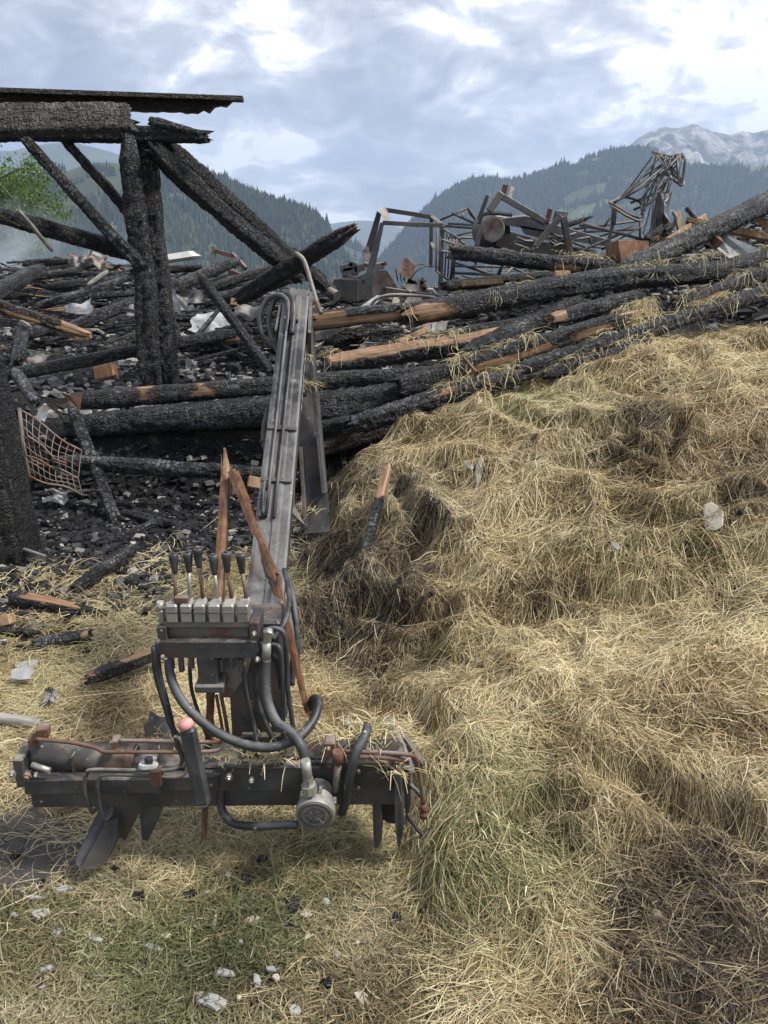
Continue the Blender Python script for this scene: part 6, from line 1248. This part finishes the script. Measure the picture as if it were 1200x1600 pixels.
# ---- crumpled cage
YK = 7.9
cg = empty('crumpled_cage', at(1020, 380, YK), 'tall crumpled cage of twisted steel rods standing against the mountain', 'twisted cage')
ring = [(953, 317, YK-.2), (975, 308, YK), (1000, 316, YK+.1), (1003, 333, YK), (998, 340, YK-.2), (978, 332, YK-.3), (962, 322, YK-.3), (953, 317, YK-.2)]
hose('hoop', ring, 4, 'steel', cg); hose('hoop', [(p[0]+1, p[1]+5, p[2]-.04) for p in ring[2:]], 4, 'paleiron', cg)
top_ = [(1020, 238), (1027, 239), (1034, 241), (1040, 243), (1046, 243), (1052, 244), (1058, 242), (1064, 241), (1068, 241)]
low_ = [(1030, 286), (1036, 276), (1042, 272), (1048, 278), (1054, 282), (1060, 286), (1063, 289), (1066, 288), (1068, 284)]
hose('hoop', [(x, y, YK+.05*(i % 3)) for i, (x, y) in enumerate(top_)], 4, 'bsteel', cg); hose('hoop', [(x, y, YK-.1+.05*(i % 3)) for i, (x, y) in enumerate(low_)], 5, 'paleiron', cg)
hose('hoop', [(1066, 240, YK), (1070, 250, YK-.1), (1068, 272, YK-.1), (1065, 290, YK-.1)], 4, 'bsteel', cg)
r_ = random.Random(5)
for i in range(17):
    a = ring[i % 4]; b = top_[min(8, i//2)]; m1 = (a[0]+(b[0]-a[0])*.45+r_.uniform(-4, 6), a[1]+(b[1]-a[1])*.40+r_.uniform(-4, 8), YK+r_.uniform(-.2, .2))
    hose('bar', [(a[0]+r_.uniform(-2, 8), a[1]+r_.uniform(-3, 3), YK-.1), m1, (b[0], b[1]+r_.uniform(0, 6), YK+r_.uniform(-.1, .1))], r_.uniform(1.6, 3), r_.choice(['steel', 'bsteel', 'bsteel', 'paleiron']), cg, 5)
for i in range(16):
    a = top_[i % 9]; b = low_[(i*5+2) % 9]; hose('bar', [(a[0], a[1], YK), ((a[0]+b[0])/2+r_.uniform(-5, 5), (a[1]+b[1])/2, YK-.1+r_.uniform(-.1, .1)), (b[0], b[1], YK-.1)], r_.uniform(1.6, 2.6), r_.choice(['bsteel', 'paleiron', 'bsteel']), cg, 5)
for i in range(8):
    x = 1026+r_.uniform(0, 26); y = 276+r_.uniform(-6, 14); hose('bar', [(x, y, YK-.1), (x-14+r_.uniform(-4, 4), y+40, YK-.1+r_.uniform(-.1, .1)), (1004+r_.uniform(0, 22), 372+r_.uniform(-8, 4), YK-.2)], r_.uniform(1.6, 3), r_.choice(['steel', 'bsteel', 'paleiron']), cg, 5)
body = [(1038, 300), (1044, 298), (1051, 300), (1048, 308), (1046, 320), (1042, 335), (1050, 350), (1040, 372), (1026, 380), (1012, 378), (1018, 350), (1026, 322), (1032, 298)]
C_ = at(1036, 325, YK); vs = []; fs = []; n = len(body)
for k_, (sc2, dy) in enumerate(((.25, -.22), (.65, -.15), (1, 0), (.8, .18))):
    for i, (x, y) in enumerate(body): vs.append(at(1036+(x-1036)*sc2, 325+(y-325)*(.35+.65*sc2), YK+dy+r_.uniform(-.05, .05)))
for k_ in range(3): fs += [(k_*n+i, k_*n+(i+1) % n, (k_+1)*n+(i+1) % n, (k_+1)*n+i) for i in range(n)]
fs += [tuple(reversed(range(n))), tuple(range(3*n, 4*n))]
MB().add(vs, fs).build('crushed_sheet', M['bsteel'], cg)
hose('hoop', [(1040, 360, YK-.3), (1052, 352, YK-.3), (1056, 340, YK-.3), (1052, 332, YK-.25)], 6, 'bsteel', cg)
fl('cage_post', [(960, 325, YK-.1), (958, 350, YK-.1)], 7, 'steel', cg); fl('cage_post', [(958, 348, YK-.1), (952, 372, YK-.1)], 5, 'steel', cg)
for a, b in (((985, 317), (1030, 300)), ((990, 328), (1028, 310)), ((953, 340), (940, 360))): gl('bar', [(*a, YK+.1), (*b, YK+.1)], 4, 'steel', cg)
log('charred_block', (1008, 378, 7.6), (1046, 356, 7.7), 26, 22, 'charred block with rusty face at the foot of the crumpled cage', 'charred timber', wood=[(.2, .5, 200, 40)], blk=.2)
# ================================================================ tree at the left edge beyond the ruin
tp = at(-10, 470, 26); td = empty('broadleaf_tree', (tp.x, tp.y, tp.z-3.5), 'bright green leafy tree at the left edge beyond the ruin', 'tree')
r_ = random.Random(3); tk = MB(); tops = []
base = Vector((tp.x, tp.y, tp.z-3.5)); trunk = smooth([base, at(-14, 420, 26), at(-10, 330, 26), at(-4, 270, 26)], 5); tk.tube(trunk, [.16*(1-.8*i/(len(trunk)-1))+.02 for i in range(len(trunk))], 8)
for i in range(30):
    a = trunk[r_.randrange(4, len(trunk))]; e = at(r_.uniform(-90, 82), r_.uniform(262, 425), 26+r_.uniform(-1.6, 1.6)); e.z = max(e.z, a.z+.1*abs(e.x-a.x)) if r_.random() < .8 else e.z
    mid_ = a.lerp(e, .5)+Vector((0, 0, .2)); tk.tube([a, mid_, e], [.045, .028, .008], 5); tops += [e, mid_.lerp(e, .5)]
tk.build('trunk', M['greywood'], td)
rg = np.random.default_rng(9); cen = []
for e in tops: cen += [tuple(e+Vector((r_.gauss(0, .3), r_.gauss(0, .3), r_.gauss(0, .26)))) for _ in range(5)]
cen = np.array(cen); k = 55; C2 = np.repeat(cen, k, 0)+rg.normal(0, .17, (len(cen)*k, 3)); n = len(C2)
u = rg.normal(0, 1, (n, 3)); u /= np.linalg.norm(u, axis=1, keepdims=True); v_ = np.cross(u, rg.normal(0, 1, (n, 3))); v_ /= np.linalg.norm(v_, axis=1, keepdims=True); s = rg.uniform(.035, .07, (n, 1))
V = np.stack([C2-u*s, C2+v_*s*.5, C2+u*s, C2-v_*s*.5], 1).reshape(-1, 3); Fc = np.arange(n*4).reshape(-1, 4)
m, t, b = mat('spring_leaves', (.1, .2, .05), .6, 0, .3); c = ramp(t, A(t, 'tint'), [(0, (.05, .10, .02)), (.5, (.10, .175, .04)), (1, (.20, .28, .08))]); t.links.new(c, b.inputs['Base Color'])
tr_ = nd(t, 'ShaderNodeBsdfTranslucent', {'Color': c}); mxs = nd(t, 'ShaderNodeMixShader', {0: .4, 1: b.outputs[0], 2: tr_.outputs[0]}); t.links.new(mxs.outputs[0], t.nodes['Material Output'].inputs[0])
o = npmesh('crown', V-np.array(base), Fc, m, dict(tint=np.repeat(np.clip(rg.normal(.5, .25, n), 0, 1), 4))); o.parent = td
tag(o, kind='stuff')
# ---- smoke drifting off the embers behind the left pile
def smoke(name, c, size, dens, label):
    m = bpy.data.materials.new('smoke_volume'); m.use_nodes = True; t = m.node_tree; t.nodes.remove(t.nodes['Principled BSDF'])
    tc_ = t.nodes.new('ShaderNodeTexCoord'); ln = nd(t, 'ShaderNodeVectorMath', {0: tc_.outputs['Object']}, operation='LENGTH').outputs['Value']
    fall_ = mt(t, 'SUBTRACT', 1.0, ln, True); fall_ = mt(t, 'MULTIPLY', fall_, fall_); ns = noise(t, tc_.outputs['Object'], 1.7, 4, .6, .6)
    dn = mt(t, 'MULTIPLY', mt(t, 'MULTIPLY', mt(t, 'SUBTRACT', ns, .40, True), fall_), dens)
    pv = nd(t, 'ShaderNodeVolumePrincipled', {'Color': (.80, .88, 1, 1), 'Density': dn}); t.links.new(pv.outputs[0], t.nodes['Material Output'].inputs['Volume'])
    C_ = at(*c); vs = []; nu, nv_ = 16, 9
    for j in range(nv_+1):
        for i in range(nu): a = 2*math.pi*i/nu; b_ = math.pi*j/nv_; vs.append((math.sin(b_)*math.cos(a), math.sin(b_)*math.sin(a), math.cos(b_)))
    fs = [(j*nu+i, (j+1)*nu+i, (j+1)*nu+(i+1) % nu, j*nu+(i+1) % nu) for j in range(nv_) for i in range(nu)]
    o = MB().add(vs, fs).build(name, m); o.location = C_; o.scale = size; return tag(o, label, kind='stuff')
smoke('smoke', (10, 395, 13.8), (1.9, 1.0, 1.1), 9, 'thin blue white smoke rising at the left edge behind the debris')
smoke('smoke', (190, 405, 12.6), (1.1, .8, .5), 9, 'small wisp of smoke behind the twin posts')

# wisps of hay dropped on the loader's beam and caught at the boom
def wisps(spots, seed):
    rg = np.random.default_rng(seed); Pt = []
    for (x, y, Y, n, sp, L_) in spots:
        c = at(x, y, Y)
        for _ in range(n):
            q = c+Vector((rg.normal(0, sp), rg.normal(0, sp*.6), abs(rg.normal(0, .006))+.004)); a = rg.uniform(0, 6.28); e_ = rg.uniform(-.25, .45); l = L_*rg.uniform(.5, 1.5)
            d = Vector((math.cos(a)*math.cos(e_), math.sin(a)*math.cos(e_), math.sin(e_)))*l; s = d.cross(Vector((rg.normal(0, .5), rg.normal(0, .5), 1))).normalized()*.0014
            m_ = q+d*.5+Vector((0, 0, l*.08)); e2 = q+d-Vector((0, 0, l*.12)); Pt += [q-s, q+s, m_+s, m_-s, e2+s*.4, e2-s*.4]
    n = len(Pt)//6; b_ = (np.arange(n)*6)[:, None, None]; f = np.array([[0, 1, 2, 3], [3, 2, 4, 5]])
    return np.array([tuple(p) for p in Pt]), (b_+f[None]).reshape(-1, 4), dict(tint=np.repeat(np.clip(rg.normal(.7, .2, n), 0, 1), 6), green=np.repeat(np.clip(rg.normal(.3, .2, n), 0, 1), 6), char=np.zeros(n*6))
V, Fc, at_ = wisps([(560, 1150, Yb+.04, 130, .05, .07), (600, 1140, Yb+.08, 60, .04, .07), (530, 1150, Yb+.08, 60, .04, .06), (430, 1186, Yb-.02, 60, .03, .05), (400, 1180, Yb, 40, .03, .05), (350, 1184, Yb+.02, 30, .03, .05),
    (478, 605, 3.0, 60, .02, .09), (470, 560, 3.0, 30, .02, .09), (484, 800, 2.9, 20, .02, .06), (300, 1170, Yb+.05, 24, .05, .05), (620, 1210, Yb-.05, 30, .015, .06), (455, 1140, YV+.02, 24, .02, .05), (240, 1160, Yb+.05, 16, .05, .04)], 77)
tag(npmesh('hay_wisps', V, Fc, M['hay'], at_), 'wisps of hay caught on the beam and boom of the loader', 'hay', kind='stuff')

# more plumbing and fixings of the loader
hose('hose', [(404, 1030, YV), (398, 1060, YV+.02), (404, 1100, YV+.02), (424, 1150, YV), (446, 1182, YV-.04)], 8)
hose('hose', [(380, 1036, YV+.02), (384, 1080, YV+.04), (396, 1130, YV+.04), (402, 1170, YV+.02)], 7)
hose('hose', [(296, 1036, YV+.01), (300, 1080, YV+.02), (316, 1130, YV+.02), (330, 1168, YV+.01)], 6)
hose('hose', [(426, 1000, YV+.02), (446, 970, YV+.06), (452, 930, YV+.16), (444, 890, YV+.28)], 8)
hose('pipe', [(350, 1196, Yb-.03), (400, 1200, Yb-.035), (450, 1199, Yb-.035), (500, 1200, Yb-.035)], 6, 'steel')
for (x, y) in ((70, 1228), (120, 1226), (206, 1222), (330, 1226), (430, 1206), (560, 1206), (590, 1206), (560, 1232)): bolt(x, y, Yb-.03, 7, 'steel')
for (x0, x1) in ((112, 118), (300, 306), (440, 446), (548, 553)): bx(MB(), x0, 1184, x1, 1242, Yb-.018, .03, .002).build('weld_rib', M['steel'], ld)
for (x, y, Y_) in ((425, 760, 2.49), (408, 690, 2.6), (455, 690, 2.62), (404, 880, 2.24), (434, 870, 2.26)): bolt(x, y, Y_, 6, 'steel')
for t_ in (.36, .52): MB().box(bp(t_, 0, .006), (W_*.9, .008, .018), Matrix((bxx, byy, bd)).transposed(), 0, .002).build('pipe_strap', M['steel'], ld)

# kinds that repeat share a group
GR = dict(fallen_beam='charred timbers fallen across the ruin', fallen_log='charred timbers fallen across the ruin', charred_log='charred timbers fallen across the ruin', charred_pole='charred timbers fallen across the ruin',
    ashy_log='burnt logs on the far debris pile', charred_branch='small charred branches and sticks', charred_stick='small charred branches and sticks', charred_stub='small charred branches and sticks', sill_board='scorched boards low under the logs',
    stone_shard='pale stones and shards on grass and hay', charcoal_lump='charcoal lumps on grass and straw', metal_sheet='crumpled metal sheets in the ruin', wood_plank='bare planks under the diagonal beam', wood_block='bare wood blocks among the logs', metal_plate='steel plates by the tractor wreck',
    half_burnt_board='half burnt timber on the straw', half_burnt_beam='half burnt timber on the straw', charred_plank='half burnt timber on the straw')
for o in list(COL.objects):
    if o.parent is None and o.get('category') and o.name.split('.')[0] in GR: o['group'] = GR[o.name.split('.')[0]]
